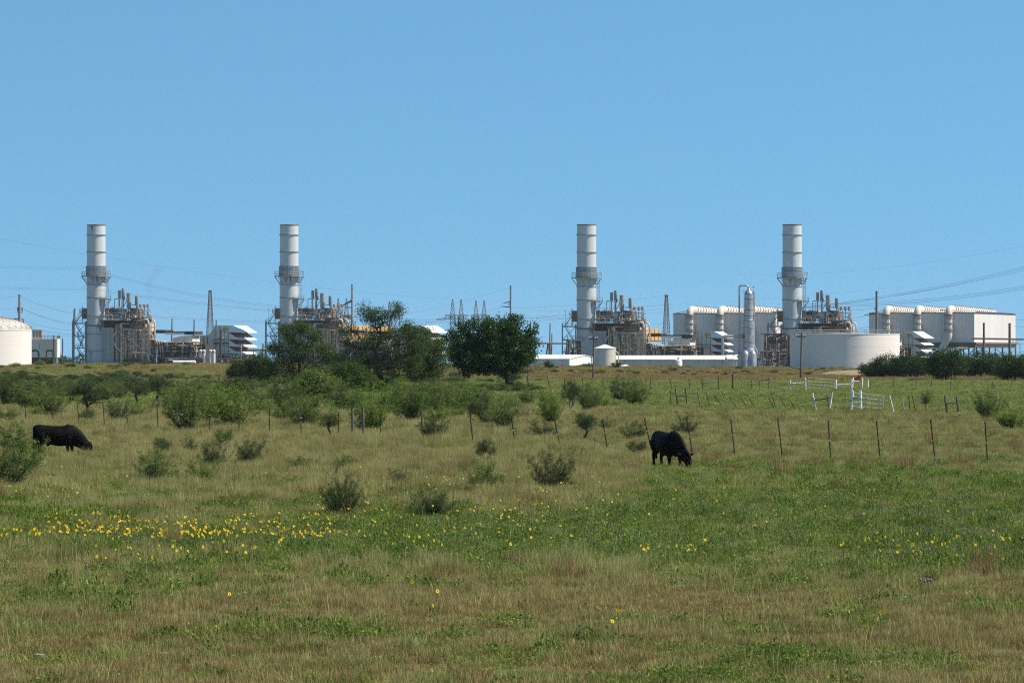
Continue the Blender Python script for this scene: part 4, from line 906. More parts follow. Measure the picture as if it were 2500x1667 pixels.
# right-hand hedge and trees
def rtree(px, D, ww, ht, seed, lb, leaf, nclu=200, nleaf=60, spread=.35, lsize=.2, asp=.5, name='hedge_tree', shape=None):
    r = ww/2; b = shape or [(0,0,ht*.55,r,r*.8,ht*.42,3), (-r*.5,0,ht*.42,r*.6,r*.6,ht*.36,1.2), (r*.5,.3,ht*.45,r*.6,r*.6,ht*.36,1.2)]
    return plant(name, lb, 'tree', ph(px, D), grow(seed, b, [(0,0,0),(0,0,ht*.2),(.1,0,ht*.4)], nclu, nleaf, spread, lsize, asp, .14, .1, 0, .45), leaf, 'bark')
for i, (px, D, ww, ht, lf, lb) in enumerate(((2135, 545, 3.8, 2.5, 'leaf_hedge', 'lowest shrub at the left end of the dark hedge before the wide flat tank'), (2172, 540, 5.2, 3.6, 'leaf_hedge', 'dark hedge tree at the lower right corner of the wide flat tank'),
        (2222, 536, 5.6, 3.9, 'leaf_hedge', 'dark hedge tree just left of the round bushy tree'), (2395, 545, 5.6, 4.0, 'leaf_hedge', 'dark hedge tree just right of the round bushy tree'), (2440, 560, 5.0, 3.9, 'leaf_hedge', 'dark hedge tree at the foot of the two dark poles'), (2252, 560, 4.5, 3.5, 'leaf_hedge', 'back hedge tree half hidden by the round bushy tree'),
        (2362, 565, 4.5, 3.3, 'leaf_hedge', 'back hedge tree below the legs of the right condenser house'), (2528, 540, 5.0, 4.0, 'leaf_hedge', 'last hedge tree cut off by the right edge'))):
    rtree(px, D, ww, ht, 40+i, lb, lf, 150, 60)
rtree(2310, 500, 4.9, 4.6, 60, 'round bushy bright-topped tree standing proud of the dark hedge', 'leaf_dark', 260, 60, name='bushy_tree')
rtree(2478, 500, 4.6, 3.6, 61, 'dark round tree near the right edge before the hedge', 'leaf_dark', 220, 60, name='bushy_tree')
for i, (px, D, ww, ht, lb) in enumerate(((150, 2500, 9, 6, 'left one of the tiny far trees between the cooling tower and the leftmost stack'), (166, 2550, 8, 4.5, 'right one of the tiny far trees between the cooling tower and the leftmost stack'))):
    o = rtree(px, D, ww, ht+3, 70+i, lb, 'leaf_hedge', 60, 30, 1.0, .9, .8, name='far_tree')
    o.location = (Xp(px, D), D, Zp(900, D))
for px, D, hh, lb in ((118, 660, 1.4, 'small dark bush on the bank below the white cooling tower'), (195, 655, 2.2, 'small round tree on the bank in front of the leftmost stair tower'), (310, 690, 1.5, 'small green bush on the bank below the leftmost boiler'), (1503, 620, 1.5, 'small dark bush on the bank below the small cream tank'), (1341, 600, 1.5, 'thin dark bush on the bank before the white shed')):
    rtree(px, D, hh*1.0, hh, int(px), lb, 'leaf_hedge', 40, 40, .16, .14, .5, name='bank_bush')

# ---- bushes: prototypes 1 m tall, 1 m wide, scaled when placed
def radial(seed, nst, spread_, nleaf, ls, lean, top, asp=.3, side=5, base_leaf=.15, thick=.010):
    """many-stemmed shrub: stems fan out of one root, each with side twigs clothed in leaves"""
    rng = np.random.default_rng(seed); m = MB(); cs = []
    for i in range(nst):
        az = rng.uniform(0, 2*math.pi); th = spread_*rng.random()**.6; L = top*rng.uniform(.55, 1.0)*(1-.22*(th/1.4)**2)
        d = np.array([math.cos(az)*math.sin(th), math.sin(az)*math.sin(th), math.cos(th)]); p = np.array([rng.normal()*.03, rng.normal()*.03, -.02]); pts = [p]
        for k in range(4):
            d = d + np.array([0, 0, lean*.18]) + rng.normal(size=3)*.10; d /= np.linalg.norm(d); p = p + d*L/4; pts.append(p)
        pts = np.array(pts); m.tube([tuple(q) for q in pts], [thick, thick*.8, thick*.6, thick*.4, thick*.25], 4, False)
        for k in range(side+2):
            t_ = base_leaf + (1-base_leaf)*rng.random()**.8; q = t_*4; a = min(int(q), 3); b0 = pts[a]*(1-(q-a)) + pts[a+1]*(q-a)
            sd_ = rng.normal(size=3); sd_[2] = abs(sd_[2])*.7; sd_ /= np.linalg.norm(sd_); l_ = .20*top*rng.uniform(.5, 1.1)*(1.15-.5*t_); e = b0 + sd_*l_
            if k % 2 == 0: m.tube([tuple(b0), tuple(e)], [thick*.3, thick*.2], 3, False)
            n_ = nleaf; u_ = rng.random(n_)[:, None]; cs.append(b0*(1-u_) + e*u_ + rng.normal(size=(n_, 3))*.018*top)
    cs = np.concatenate(cs); r_ = np.sqrt((cs[:, :2]**2).sum(1)); sc_ = .5/np.percentile(r_, 95); cs[:, :2] *= sc_
    zc = 1/np.percentile(cs[:, 2], 98); cs[:, 2] *= zc; m.v = [(x*sc_, y*sc_, z*zc) for x, y, z in m.v]; cs = cs[cs[:, 2] > .02]
    v, f = leaf_arrays(rng, cs, ls, asp, .1, -.3); return m, v, f
def bush_proto(seed, leaf, kind):
    rng = np.random.default_rng(seed)
    if kind == 'open':      # dark, bare stems at the base, foliage on the upper half
        b = [(rng.uniform(-.3,.3), rng.uniform(-.25,.25), rng.uniform(.5,.85), .2, .2, .15, 1) for _ in range(8)] + [(0,0,.62,.46,.46,.3,3)]
        g = grow(seed, b, [(0,0,-.02)], 110, 52, .05, .038, .32, .035, .1, 0, .4, .004, .6); lf = 'bark'
    elif kind == 'soft': g = radial(seed, 46, 1.05, 28, .042, 1.0, 1.0, .26, 6, .12, .0055); lf = 'bark'
    elif kind == 'spray': g = radial(seed, 64, 1.3, 34, .034, .6, 1.0, .26, 6, .03, .006); lf = 'bark'
    o = thing('shrub', 'x', 'shrub'); g[0].build('stem', M[lf], o, True); npmesh('foliage', g[1], g[2], M[leaf], o); return o
PB = {}
def bush(px, base, wpx, hpx, kind, leaf, lb, name='mesquite_bush', group=None):
    D = Dg(base+6); s = D/F; seeds = [1, 2, 3]; sd_ = seeds[(int(px)*7+int(base)) % 3]; key = (kind, leaf, sd_)
    if key not in PB: PB[key] = bush_proto(100+sd_*10+len(kind), leaf, kind); o = PB[key]
    else: o = copy_tree(PB[key])
    o.name = name; rr = random.Random(int(px*31+base))
    o.location = ph(px, D); o.rotation_euler = (0, 0, rr.uniform(0, 6.28)); w_ = wpx*s*1.06
    o.scale = (w_, w_*.95, (hpx+6)*s*1.04); tag(o, lb, 'shrub', group); return o
T, S_, O_ = 'leaf_thorn', 'soft', 'open'; Q = 'leaf_mesq'; BR = 'leaf_bright'; GY = 'leaf_grey'
for a in ((210,1030,105,100,O_,T,'dark fan-shaped bush behind the fence, its many black stems showing at the base'),
    (335,990,80,70,O_,T,'dark bush upper left, behind the light green thicket'), (385,978,95,62,O_,T,'dark leaning bush with a wide flat top, left of the big green thicket'),
    (20,985,80,70,S_,Q,'pale green bush at the left edge, on the far side of the fence'), (75,1000,95,62,S_,Q,'pale green bush second from the left edge behind the fence'), (125,1012,90,66,S_,Q,'green bush directly above the back of the left cow'),
    (285,1032,75,52,S_,GY,'small greyish bush right of the dark fan-shaped one'), (455,1048,130,112,S_,Q,'large mid-green thicket behind the fence, left of centre'), (515,1035,90,95,S_,BR,'yellow-green bush between the two large thickets behind the fence'),
    (570,1042,130,92,S_,BR,'large light green thicket behind the fence, right of the other large one'), (590,985,100,70,O_,T,'dark bush above the large light green thicket'), (625,1015,80,60,S_,Q,'green bush just right of the large light green thicket'),
    (420,1000,60,45,S_,Q,'small green bush above the large mid-green thicket'), (255,975,70,40,S_,Q,'low green bush beyond the dark fan-shaped one'), (150,968,90,45,O_,T,'dark low bush in the second row at the far left'), (480,965,100,42,O_,T,'dark low bush beyond the thickets, under the filter house'), (40,945,90,36,O_,T,'dark low bush farthest left before the bank'),
    (240,948,80,34,O_,T,'dark low bush before the bank, below the leftmost boiler'), (560,960,70,40,S_,T,'dull green bush at the foot of the low rounded mesquite'),
    (700,1000,95,78,S_,Q,'green bush behind the fence, below the dense dark mesquite'), (745,1042,95,70,S_,Q,'wide green bush just behind the fence, left of the wooden brace posts'), (805,1065,85,58,O_,Q,'dark green bush touching the left wooden brace post'),
    (905,1050,120,100,S_,BR,'large yellow-green bush right behind the wooden brace posts'), (850,1000,110,70,S_,Q,'green bush above the wooden brace posts'), (975,1000,110,72,S_,BR,'bright green bush at the foot of the tall airy mesquite'),
    (1010,1030,110,85,S_,Q,'mid-green bush right of the large yellow-green one'), (1060,1010,110,75,S_,Q,'bushy green clump between the tall airy mesquite and the dark leafy tree'), (1055,1078,75,52,S_,T,'low dark green bush on the fence line right of the brace posts'),
    (1170,1040,80,80,O_,T,'tall thin dark bush with bare lower stems, under the dark leafy tree'), (1232,1045,80,80,S_,Q,'green bush to the right under the dark leafy tree'), (1120,1000,100,62,S_,Q,'green bush below the left side of the dark leafy tree'), (1145,985,90,45,S_,BR,'yellow-green low bush in front of the dark leafy tree trunk'),
    (1345,1030,70,78,S_,BR,'bright green bush between the fence and the dark round bush'), (1392,1005,68,82,O_,T,'dark round bush with a leafy dome, right of the dark leafy tree'), (1440,1003,66,62,S_,Q,'dull green bush right of the dark round one'),
    (1436,1045,50,36,S_,BR,'small vivid green bush behind the fence'), (1428,1078,72,66,O_,T,'dark thin bush on the fence line below the small vivid green one'), (1330,1072,85,44,S_,GY,'low greyish bush on the fence line, right of the centre'), (1548,1072,70,42,S_,GY,'low grey-green bush on the fence line, left of the right cow'),
    (1553,1110,56,40,O_,T,'small dark twiggy bush left of the right cow'), (1552,985,90,62,S_,Q,'green bush on the rise left of the weathered brace posts'), (1510,975,60,50,S_,T,'dark green bush on the rise further left'), (1480,1045,50,30,S_,GY,'tiny grey-green bush in the open pasture behind the fence'),
    (1672,1055,66,44,'spray',T,'dark thin bush behind the right cow'), (2262,985,36,30,S_,Q,'tiny green bush beyond the second gate'), (2415,1015,85,62,S_,Q,'round green bush far right behind the fence'), (2468,1048,100,46,S_,BR,'low light green bush at the right edge behind the fence'),
    (15,1195,170,135,S_,Q,'big soft green bush cut off by the left edge, in front of the left cow'), (42,1108,100,66,S_,Q,'leafy green bush overlapping the rump of the left cow'), (60,1150,90,60,S_,BR,'light green bush below the rump of the left cow'),
    (378,1180,110,80,S_,Q,'green bush in the dry grass, right of the left cow'), (395,1110,60,50,O_,T,'dark wispy bush top behind the green one in the dry grass'), (492,1178,84,58,S_,BR,'light green low bush in the dry grass, left of centre'), (520,1138,68,62,'spray',T,'dark leafy shrub above the light green low bush'), (545,1092,50,52,O_,Q,'small thin tree-like shrub above the dark leafy shrub'),
    (612,1130,76,62,'spray',T,'dark rounded shrub alone in the dry grass, left of centre'), (463,1102,40,34,S_,T,'tiny dark shrub among the dry grass'), (842,1138,55,34,S_,Q,'tiny green shrub in the dry grass below the brace posts'), (738,1135,70,30,S_,GY,'low grey-green patch of shrub in the dry grass'),
    (835,1254,112,96,'spray',T,'dark thorny shrub with upright sprays, among the yellow flowers'), (1052,1254,108,64,'spray',T,'dense dark low shrub at the centre of the picture'), (1188,1205,112,80,S_,Q,'wide green shrub right of centre, with a thin dark one behind'), (1188,1128,62,66,O_,T,'thin dark shrub standing behind the wide green one'),
    (1345,1198,112,88,'spray',T,'large dark twiggy shrub leaning left, left of the right cow'), (1400,1130,50,34,'spray',T,'small dark shrub behind the large twiggy one'), (972,1200,60,56,S_,GY,'faint grey-green wispy shrub between the two dark shrubs'), (820,1385,26,36,'spray','leaf_dark','tiny dark leafy sprig in the foreground left of centre'),
    (345,1270,60,34,'spray',T,'low dark sprig among the yellow flowers at the left'), (470,1350,60,40,S_,'leaf_hedge','dark green leafy clump in front of the tan tuft')):
    bush(*a)
rb = random.Random(8); used_ = []
FILL = [('at the far left', 0, 300), ('between the fan-shaped bush and the thickets', 300, 480), ('behind the two large thickets', 480, 680), ('under the dense dark mesquite', 680, 860), ('under the tall airy mesquite', 860, 1040), ('under the dark leafy tree', 1040, 1260), ('right of the dark leafy tree', 1260, 1500)]
ORD = ['nearest', 'second nearest', 'third nearest', 'fourth nearest', 'fifth nearest', 'sixth nearest', 'farthest']
for wh_, xa, xb in FILL:
    n_ = 7 if xa < 1040 else 5; ys_ = sorted([rb.uniform(952, 1035) for _ in range(n_)], reverse=True)
    for i_, y_ in enumerate(ys_):
        x_ = xa + (xb-xa)*((i_*0.618+rb.uniform(0,.25)) % 1); h_ = rb.uniform(26, 50)*(.6+.4*(y_-940)/90)
        k_, l_ = rb.choice(((S_,Q),(S_,Q),(S_,BR),(O_,Q),(S_,BR),(S_,GY)))
        bush(x_, y_, h_*rb.uniform(1.3,1.9), h_, k_, l_, '%s of the mixed low bushes %s' % (ORD[i_], wh_), group='mixed bushes behind the near fence')
# ---------------------------------------------------------------- fences
def post(parent, xt, yt, xb, yb, D, r, mat, base, name='post', ext=0.35):
    """post seen from (xt,yt) down to (xb,yb) standing at distance D; base = parent location"""
    m = MB(); s = D/F; a = Vector((Xp(xb, D), D, Zp(yb, D))) - base; c = Vector((Xp(xt, D), D, Zp(yt, D))) - base
    d = (a-c).normalized(); m.tube([a + d*ext, c], r, 7 if r > .04 else 4); return m.build(name, M[mat], parent, r > .04), a, c
near = [(62,987,63,1022),(127,988,130,1030),(189,982,193,1034),(251,979,255,1036),(308,991,312,1040),(383,985,386,1045),(443,990,445,1050),(511,987,512,1052),(583,988,584,1055),(658,998,658,1055),(735,995,735,1057),(827,1005,826,1062),
        (930,1010,929,1075),(1028,1005,1034,1077),(1148,1015,1155,1080),(1249,1015,1257,1085),(1353,1020,1369,1095),(1471,1022,1483,1097),(1573,1020,1588,1085),(1677,1021,1690,1105),(1784,1023,1794,1110),(1899,1020,1910,1115),(2022,1025,2028,1118),(2140,1027,2149,1122),(2272,1024,2283,1125),(2405,1029,2411,1127)]
def nD(px): return Dg(np.interp(px, [0, 900, 1300, 2500], [1030, 1082, 1100, 1136]))
o = thing('electric_fence', 'long wire fence of thin dark leaning posts with yellow clips, crossing the whole pasture', 'fence', (0, nD(1250), 0)); bs = Vector(o.location)
tops = []
for k, (xt, yt, xb, yb) in enumerate(near):
    D = nD(xb); p, a, c = post(o, xt, yt, xb, yb, D, .026, 'post', bs, 'fence_post')
    cl = c.lerp(a, (.36 if k < 12 else .5) + .05*math.sin(k*2.1)) if k not in (14, 13) else c.lerp(a, .93)
    m = MB(); m.box(cl.x-.05, cl.x+.05, cl.y-.06, cl.y+.03, cl.z-.022, cl.z+.028); q_ = m.build('insulator', M['insw' if k in (6,10,15,16,22) else 'insy'], p); tops.append((cl, a))
m = MB()
for (c0, a0), (c1, a1) in zip(tops[:-1], tops[1:]):
    for t_ in (0, .55):
        p, q_ = c0.lerp(a0, t_), c1.lerp(a1, t_); m.tube([p, p.lerp(q_, .5)-Vector((0,0,.03)), q_], .0022, 3, False)
m.build('wire', M['wire'], o)
D = nD(870); o = thing('brace_posts', 'two thick dark wooden posts joined by a blue-grey rail, on the near fence line', 'fence brace', (Xp(873, D), D, 0)); bs = Vector(o.location)
for xt, yt, xb, yb in ((860,997,861,1070), (886,994,887,1070)): post(o, xt, yt, xb, yb, D, .062, 'grey_wood', bs, 'post')
m = MB(); z = Zp(1029, D); m.tube([(Xp(863,D)-bs.x,0,z),(Xp(885,D)-bs.x,0,z+.02)], .03, 8); m.build('rail', M['galv'], o, True)
# further fences
def fence(posts, D, lb, r, mat, name, wires_at, ext=.3):
    o = thing(name, lb, 'fence', (Xp(posts[0][2], D), D, 0)); bs = Vector(o.location); ps = []
    for xt, yt, xb, yb in sorted(posts, key=lambda q: q[2]): p, a, c = post(o, xt, yt, xb, yb, D, r, mat, bs, 'fence_post', ext); ps.append((a, c))
    m = MB()
    for (a0, c0), (a1, c1) in zip(ps[:-1], ps[1:]):
        for t_ in wires_at: m.tube([a0.lerp(c0, t_), a1.lerp(c1, t_)], .004, 3, False)
    m.build('wire', M['wire'], o); return o
fence([(28,922,30,961),(72,922,73,941),(115,923,117,950),(158,923,162,955),(201,921,203,944),(272,912,277,950),(320,915,321,935),(384,922,385,948),(455,920,456,952),(498,917,498,947),(534,920,545,957),(618,925,620,950)], 385, 'dark wire fence at the left, nearer of the two in front of the bank', .035, 'post', 'wire_fence', (.3,.6,.9))
fence([(35,902,36,914),(84,897,84,914),(137,897,137,912),(170,902,170,914),(228,900,229,914),(264,903,265,915),(297,898,297,922),(320,897,320,915),(365,903,365,914),(396,902,396,917),(430,904,430,918),(462,902,462,920),(495,900,496,922),(504,905,504,925),(549,905,549,935),(575,905,575,918)], 610, 'thin distant fence along the foot of the bank at the left', .045, 'post', 'wire_fence', (.4,.85))
fence([(1287,920,1294,955),(1337,920,1343,958),(1378,925,1380,955),(1422,923,1424,955),(1472,923,1472,956),(1507,923,1510,950),(1588,923,1590,956),(1635,925,1642,955),(1682,922,1684,954),(1834,926,1835,956),(1877,922,1877,955)], 385, 'far dark wire fence running right from the dark leafy tree', .035, 'post', 'wire_fence', (.25,.5,.75,.95))
fence([(2127,930,2125,957),(2183,920,2180,953),(2238,921,2235,955),(2276,923,2272,955),(2322,930,2320,957),(2373,935,2385,957),(2424,930,2421,956),(2473,927,2464,956),(2496,930,2496,956)], 385, 'far fence of mixed posts in front of the dark hedge', .045, 'grey_wood', 'wire_fence', (.3,.6,.9))
def brace(D, posts, rail, rr, mats, lb, railmat='grey_wood', r2=.05, name='brace_posts'):
    o = thing(name, lb, 'fence brace', (Xp(posts[0][2], D), D, 0)); bs = Vector(o.location)
    for q_ in posts: post(o, *q_, D, rr, mats, bs, 'post', .15)
    for (xa, ya, xb, yb) in rail:
        m = MB(); m.tube([(Xp(xa,D)-bs.x, -.03, Zp(ya,D)), (Xp(xb,D)-bs.x, -.03, Zp(yb,D))], r2, 7); m.build('rail', M[railmat], o, True)
    return o
brace(Dg(989), [(1649,947,1654,989),(1674,948,1677,990)], [(1651,965,1676,966)], .065, 'grey_wood', 'weathered dark brace of two short posts and crossbar, left of the leaning posts')
brace(375, [(1714,920,1719,984),(1754,917,1756,955)], [(1716,932,1755,931)], .075, 'grey_wood', 'tall grey brace whose left post is much longer than its right, in the far fence', 'galv', .035)
brace(375, [(1789,913,1788,956)], [], .09, 'wood', 'single thick black post in the far fence, left of the white gates')
brace(380, [(1854,923,1855,955),(1883,921,1884,938)], [(1854,928,1884,927)], .05, 'galv', 'grey pipe brace just left of the white corral')
brace(376, [(1929,927,1930,956),(1966,922,1967,957)], [(1929,936,1966,934)], .075, 'white_wood', 'white brace of two posts and a rail, left end of the white corral', 'white_wood', .05)
brace(376, [(2040,927,2041,958)], [(2041,939,2079,938)], .13, 'white_wood', 'thick white gate post with a white rail running right from it', 'white_wood', .05)
brace(330, [(2079,925,2078,985)], [], .085, 'white_wood', 'tallest slim white post of the corral, behind the low white gate posts')
brace(Dg(1003), [(2081,954,2078,1002),(2100,953,2101,1002)], [(2081,972,2100,970)], .115, 'white_wood', 'pair of thick peeling white posts with a dark rail beside the lower gate', 'wood', .05)
brace(Dg(1002), [(1983,960,1992,1001),(2031,957,2025,1002)], [(1985,977,2028,971)], .075, 'white_wood', 'leaning white brace of two posts with a dark sagging rail, left of the lower gate', 'wood', .05)
brace(Dg(1012), [(2307,965,2312,1010),(2335,967,2341,1012)], [(2309,983,2338,984)], .075, 'grey_wood', 'brown wooden brace of two short posts and a crossbar, right of the gates')
def gate(D, x0, x1, yt0, yt1, yb0, yb1, n, vs_, lb):
    o = thing('farm_gate', lb, 'gate', (Xp(x0, D), D+.15, 0)); ox = Xp(x0, D); m = MB(); r = .028
    def pt(u, v): return (Xp(x0+(x1-x0)*u, D)-ox, 0, Zp((yt0+(yt1-yt0)*u)*(1-v)+(yb0+(yb1-yb0)*u)*v, D))
    for i in range(n): m.tube([pt(0, i/(n-1)), pt(1, i/(n-1))], r, 6)
    m.build('rail', M['gate'], o, True); m = MB()
    for u in vs_: m.tube([pt(u, 0), pt(u, 1)], r, 6)
    m.build('upright', M['gate'], o, True)
gate(378, 1974, 2037, 923, 927, 954, 957, 5, (0, .62, 1), 'pale tubular farm gate with five rails in the upper left of the corral')
gate(Dg(1004), 2083, 2156, 958, 966, 992, 998, 4, (0, .47, .9, 1), 'tubular farm gate hanging open right of the peeling white posts')
GRL = 'leaning posts of the fallen fence'
for k, (xt, yt, xb, yb, mt, lb) in enumerate(((1282,947,1278,964,'post','thin post tilting right, first of the broken row right of the dark leafy tree'),(1299,948,1296,977,'post','thin post tilting right, second of the broken row right of the dark leafy tree'),(1316,950,1322,967,'post','short thin post tilting left under the dark leafy tree'),(1420,947,1424,972,'post','thin post beside the dark round bush'),
    (1491,953,1501,986,'post','thin post tilting left on the rise left of the weathered brace'),(1637,952,1638,990,'post','upright thin post just left of the weathered brace'),(1703,956,1710,992,'grey_wood','pale grey leaning plank just right of the weathered brace'),(1723,957,1733,990,'post','leaning thin post right of the pale grey plank'),(1743,963,1761,989,'post','strongly leaning thin post, third right of the pale grey plank'),
    (1745,968,1750,985,'post','short thin post tucked behind a strongly leaning one'),(1780,968,1796,992,'post','strongly leaning thin post in the open, midway to the white corral'),(1806,967,1823,994,'post','strongly leaning thin post, next right of the midway one'),(1829,973,1843,994,'post','shortest strongly leaning thin post of the middle run'),(1876,971,1891,997,'post','leaning dark post at the left below the white corral'),
    (1883,960,1894,997,'post','taller leaning dark post at the left below the white corral'),(1902,966,1920,998,'post','rusty leaning post left of the leaning white brace'),(1929,977,1942,1000,'post','short leaning post closest to the leaning white brace'),(2172,966,2182,1008,'white_wood','slender pale leaning post right of the open gate'),(2201,970,2208,1005,'galv','thin grey post right of the slender pale one'),
    (2218,965,2223,1007,'post','dark upright post, left one of the close pair right of the gate'),(2226,963,2237,1007,'post','dark tilted post, right one of the close pair right of the gate'),(2256,976,2263,1007,'post','short rusty post left of the brown wooden brace'),(2455,981,2471,1008,'post','leaning post near the right edge, in front of the round green bush'),(2490,993,2502,1010,'post','leaning post cut by the right edge'),(2019,963,2024,1000,'post','thin dark post between the legs of the leaning white brace'))):
    D = Dg(yb+1); x = Xp(xb, D); o = thing('leaning_post', lb, 'fence post', (x, D, 0), group=GRL); post(o, xt, yt, xb, yb, D, .028 if mt == 'post' else .045, mt, Vector(o.location), 'shaft', .2)
D = 395; o = thing('red_barrel', 'red board lying on a white stand behind the corral', 'board', (Xp(2094, D), D, 0)); o.name = 'red_board'
m = MB(); m.add([(-.28,0,.95),(.25,0,.95),(.36,0,1.45),(.1,0,1.5),(-.3,0,1.2),(-.28,.1,.95),(.25,.1,.95),(.36,.1,1.45),(.1,.1,1.5),(-.3,.1,1.2)], [(0,1,2,3,4),(9,8,7,6,5),(0,5,6,1),(1,6,7,2),(2,7,8,3),(3,8,9,4),(4,9,5,0)]); m.build('board', M['red'], o)
m = MB()
for x in (-.5, .5, 1.1): m.bar((x,0,0),(x,0,1.25 if x < 1 else 1.0),.12)
m.bar((-.5,0,.85),(.5,0,.85),.09); m.build('stand', M['white_wood'], o)
D = 400; o = thing('round_sign', 'small orange disc on a thin stake behind the white corral', 'sign', (Xp(2056, D), D, 0))
m = MB(); m.bar((0,0,0),(0,0,.8),.05); m.build('stake', M['galv'], o); m = MB(); n = 20; m.add([(.26*math.cos(2*math.pi*k/n), y, 1.0+.26*math.sin(2*math.pi*k/n)) for y in (-.05,.05) for k in range(n)], [tuple(range(n)), tuple(range(2*n-1,n-1,-1))]+[(k,k+n,(k+1)%n+n,(k+1)%n) for k in range(n)]); m.build('disc', M['sign_or'], o)

# ---------------------------------------------------------------- cows
def cow(px, D, rz, scale, headturn, lb):
    o = thing('cow', lb, 'cow', (Xp(px, D), D, tz1(Xp(px, D), D)), rz, scale=(scale,)*3)
    m = MB()
    def loft(rings, n=20):                  # rings: (x, y, zc, ry, rz_, lean)
        v = []; f = []
        for (x, y, z, ry, rv, ln) in rings:
            for k in range(n):
                a = 2*math.pi*k/n; c_, s_ = math.cos(a), math.sin(a); v.append((x + ln*s_*rv, y + ry*c_*(1-.12*max(s_,0)), z + rv*s_))
        for i in range(len(rings)-1):
            for k in range(n): k2 = (k+1) % n; f.append((i*n+k, i*n+k2, (i+1)*n+k2, (i+1)*n+k))
        f.append(tuple(range(n-1,-1,-1))); f.append(tuple((len(rings)-1)*n+k for k in range(n))); m.add(v, f)
    # trunk, rump at -x, deep belly, withers at +x
    loft([(-1.00,0,1.06,.06,.12,0),(-.96,0,1.02,.17,.25,0),(-.86,0,.99,.26,.34,0),(-.68,0,.965,.30,.375,0),(-.45,0,.93,.33,.385,0),(-.2,0,.885,.37,.405,0),(.05,0,.86,.39,.425,0),(.28,0,.865,.37,.43,0),(.48,0,.90,.32,.43,0),(.64,0,.92,.26,.40,0),(.78,0,.89,.20,.33,0),(.88,0,.84,.12,.22,0)])
    hx = headturn
    # heavy neck sloping down to the grass
    loft([(.35,0,1.02,.25,.34,.2),(.62,0,.94,.24,.36,.35),(.86,hx*.10,.78,.20,.32,.5),(1.06,hx*.2,.61,.16,.25,.6),(1.20,hx*.27,.47,.135,.20,.65),(1.28,hx*.31,.38,.12,.15,.7)], 16)
    # head
    hd = [(1.20,hx*.27,.53,.11,.13,.9),(1.30,hx*.32,.43,.135,.18,.9),(1.38,hx*.36,.31,.12,.155,.9),(1.42,hx*.40,.18,.085,.10,.9),(1.455,hx*.42,.08,.085,.085,.9),(1.47,hx*.43,.02,.06,.055,.9)]
    loft(hd, 14)
    for sg in (-1, 1):                       # ears stand out sideways
        a = Vector((1.20, hx*.28+sg*.10, .50)); b_ = a + Vector((-.02, sg*.26, .06)); v = [a+Vector((0,0,.03)), a+Vector((0,0,-.04)), a.lerp(b_,.5)+Vector((.0,0,.085)), a.lerp(b_,.55)+Vector((0,0,-.085)), b_]
        m.tube([a, a.lerp(b_,.35), a.lerp(b_,.7), b_], [.035,.062,.058,.02], 8)
    # hind legs: thigh, hock backwards, shank
    for sg, dx in ((-1, .06), (1, -.10)):
        y = sg*.19
        m.tube([(-.66,y*.9,.98),(-.60+dx*.3,y,.74),(-.64+dx,y,.58),(-.80+dx,y,.44),(-.79+dx,y,.28),(-.75+dx,y,.10),(-.71+dx,y,.0)], [.23,.19,.125,.07,.055,.06,.07], 12)
    for sg, dx in ((-1, -.06), (1, .10)):
        y = sg*.17
        m.tube([(.50,y,.82),(.53+dx*.5,y,.62),(.53+dx,y,.42),(.54+dx,y,.24),(.53+dx,y,.09),(.56+dx,y,.0)], [.17,.13,.082,.055,.055,.068], 12)
    m.tube([(.62,0,.62),(.70,0,.52),(.62,0,.50)], [.12,.13,.08], 10)        # brisket
    m.tube([(-.30,0,.55),(-.42,0,.50)], [.08,.10], 10)
    m.tube([(-.90,0,1.18),(-.97,0,1.08),(-.975,0,.80),(-.96,.02,.50)], [.06,.035,.022,.02], 8)     # tail
    m.tube([(-.965,.01,.55),(-.96,.02,.42),(-.955,.02,.28)], [.03,.055,.015], 8)
    bd = m.build('body', M['hide'], o, True)
    r = bd.modifiers.new('join', 'REMESH'); r.mode = 'VOXEL'; r.voxel_size = .022; r.use_smooth_shade = True
    sm = bd.modifiers.new('smooth', 'SMOOTH'); sm.iterations = 6; sm.factor = .5
    return o
cow(138, 147, R(3), .95, -.1, 'black cow grazing side-on in the dry grass at the left, behind a green bush')
cow(1630, 131, R(-66), 1.0, .35, 'black cow grazing with one ear stuck out, near the fence at the right')

# ---------------------------------------------------------------- grass and low plants (scattered clumps of real blades)
M['g_dry'] = leafmat('grass_dry', [(0.16,0.13,0.040),(0.40,0.345,0.125),(0.64,0.575,0.26)], .3, .7, .5)
M['g_brown'] = leafmat('grass_brown', [(0.13,0.07,0.025),(0.35,0.22,0.09),(0.58,0.40,0.18)], .25, .8, .55)
M['g_green'] = leafmat('grass_green', [(0.05,0.090,0.010),(0.16,0.225,0.026),(0.33,0.39,0.065)], .3, .6, .5)
M['g_forb'] = leafmat('forb_leaves', [(0.038,0.068,0.012),(0.14,0.200,0.032),(0.32,0.39,0.085)], .3, .5, .45)
M['g_red'] = leafmat('grass_red', [(0.15,0.08,0.035),(0.29,0.17,0.08),(0.44,0.30,0.15)], .3, .8, .4)
M['g_lilac'] = leafmat('lilac_heads', [(0.18,0.15,0.12),(0.29,0.23,0.19),(0.42,0.37,0.31)], .2, .7, .3)
hidden = bpy.data.collections.new('clump_sources')
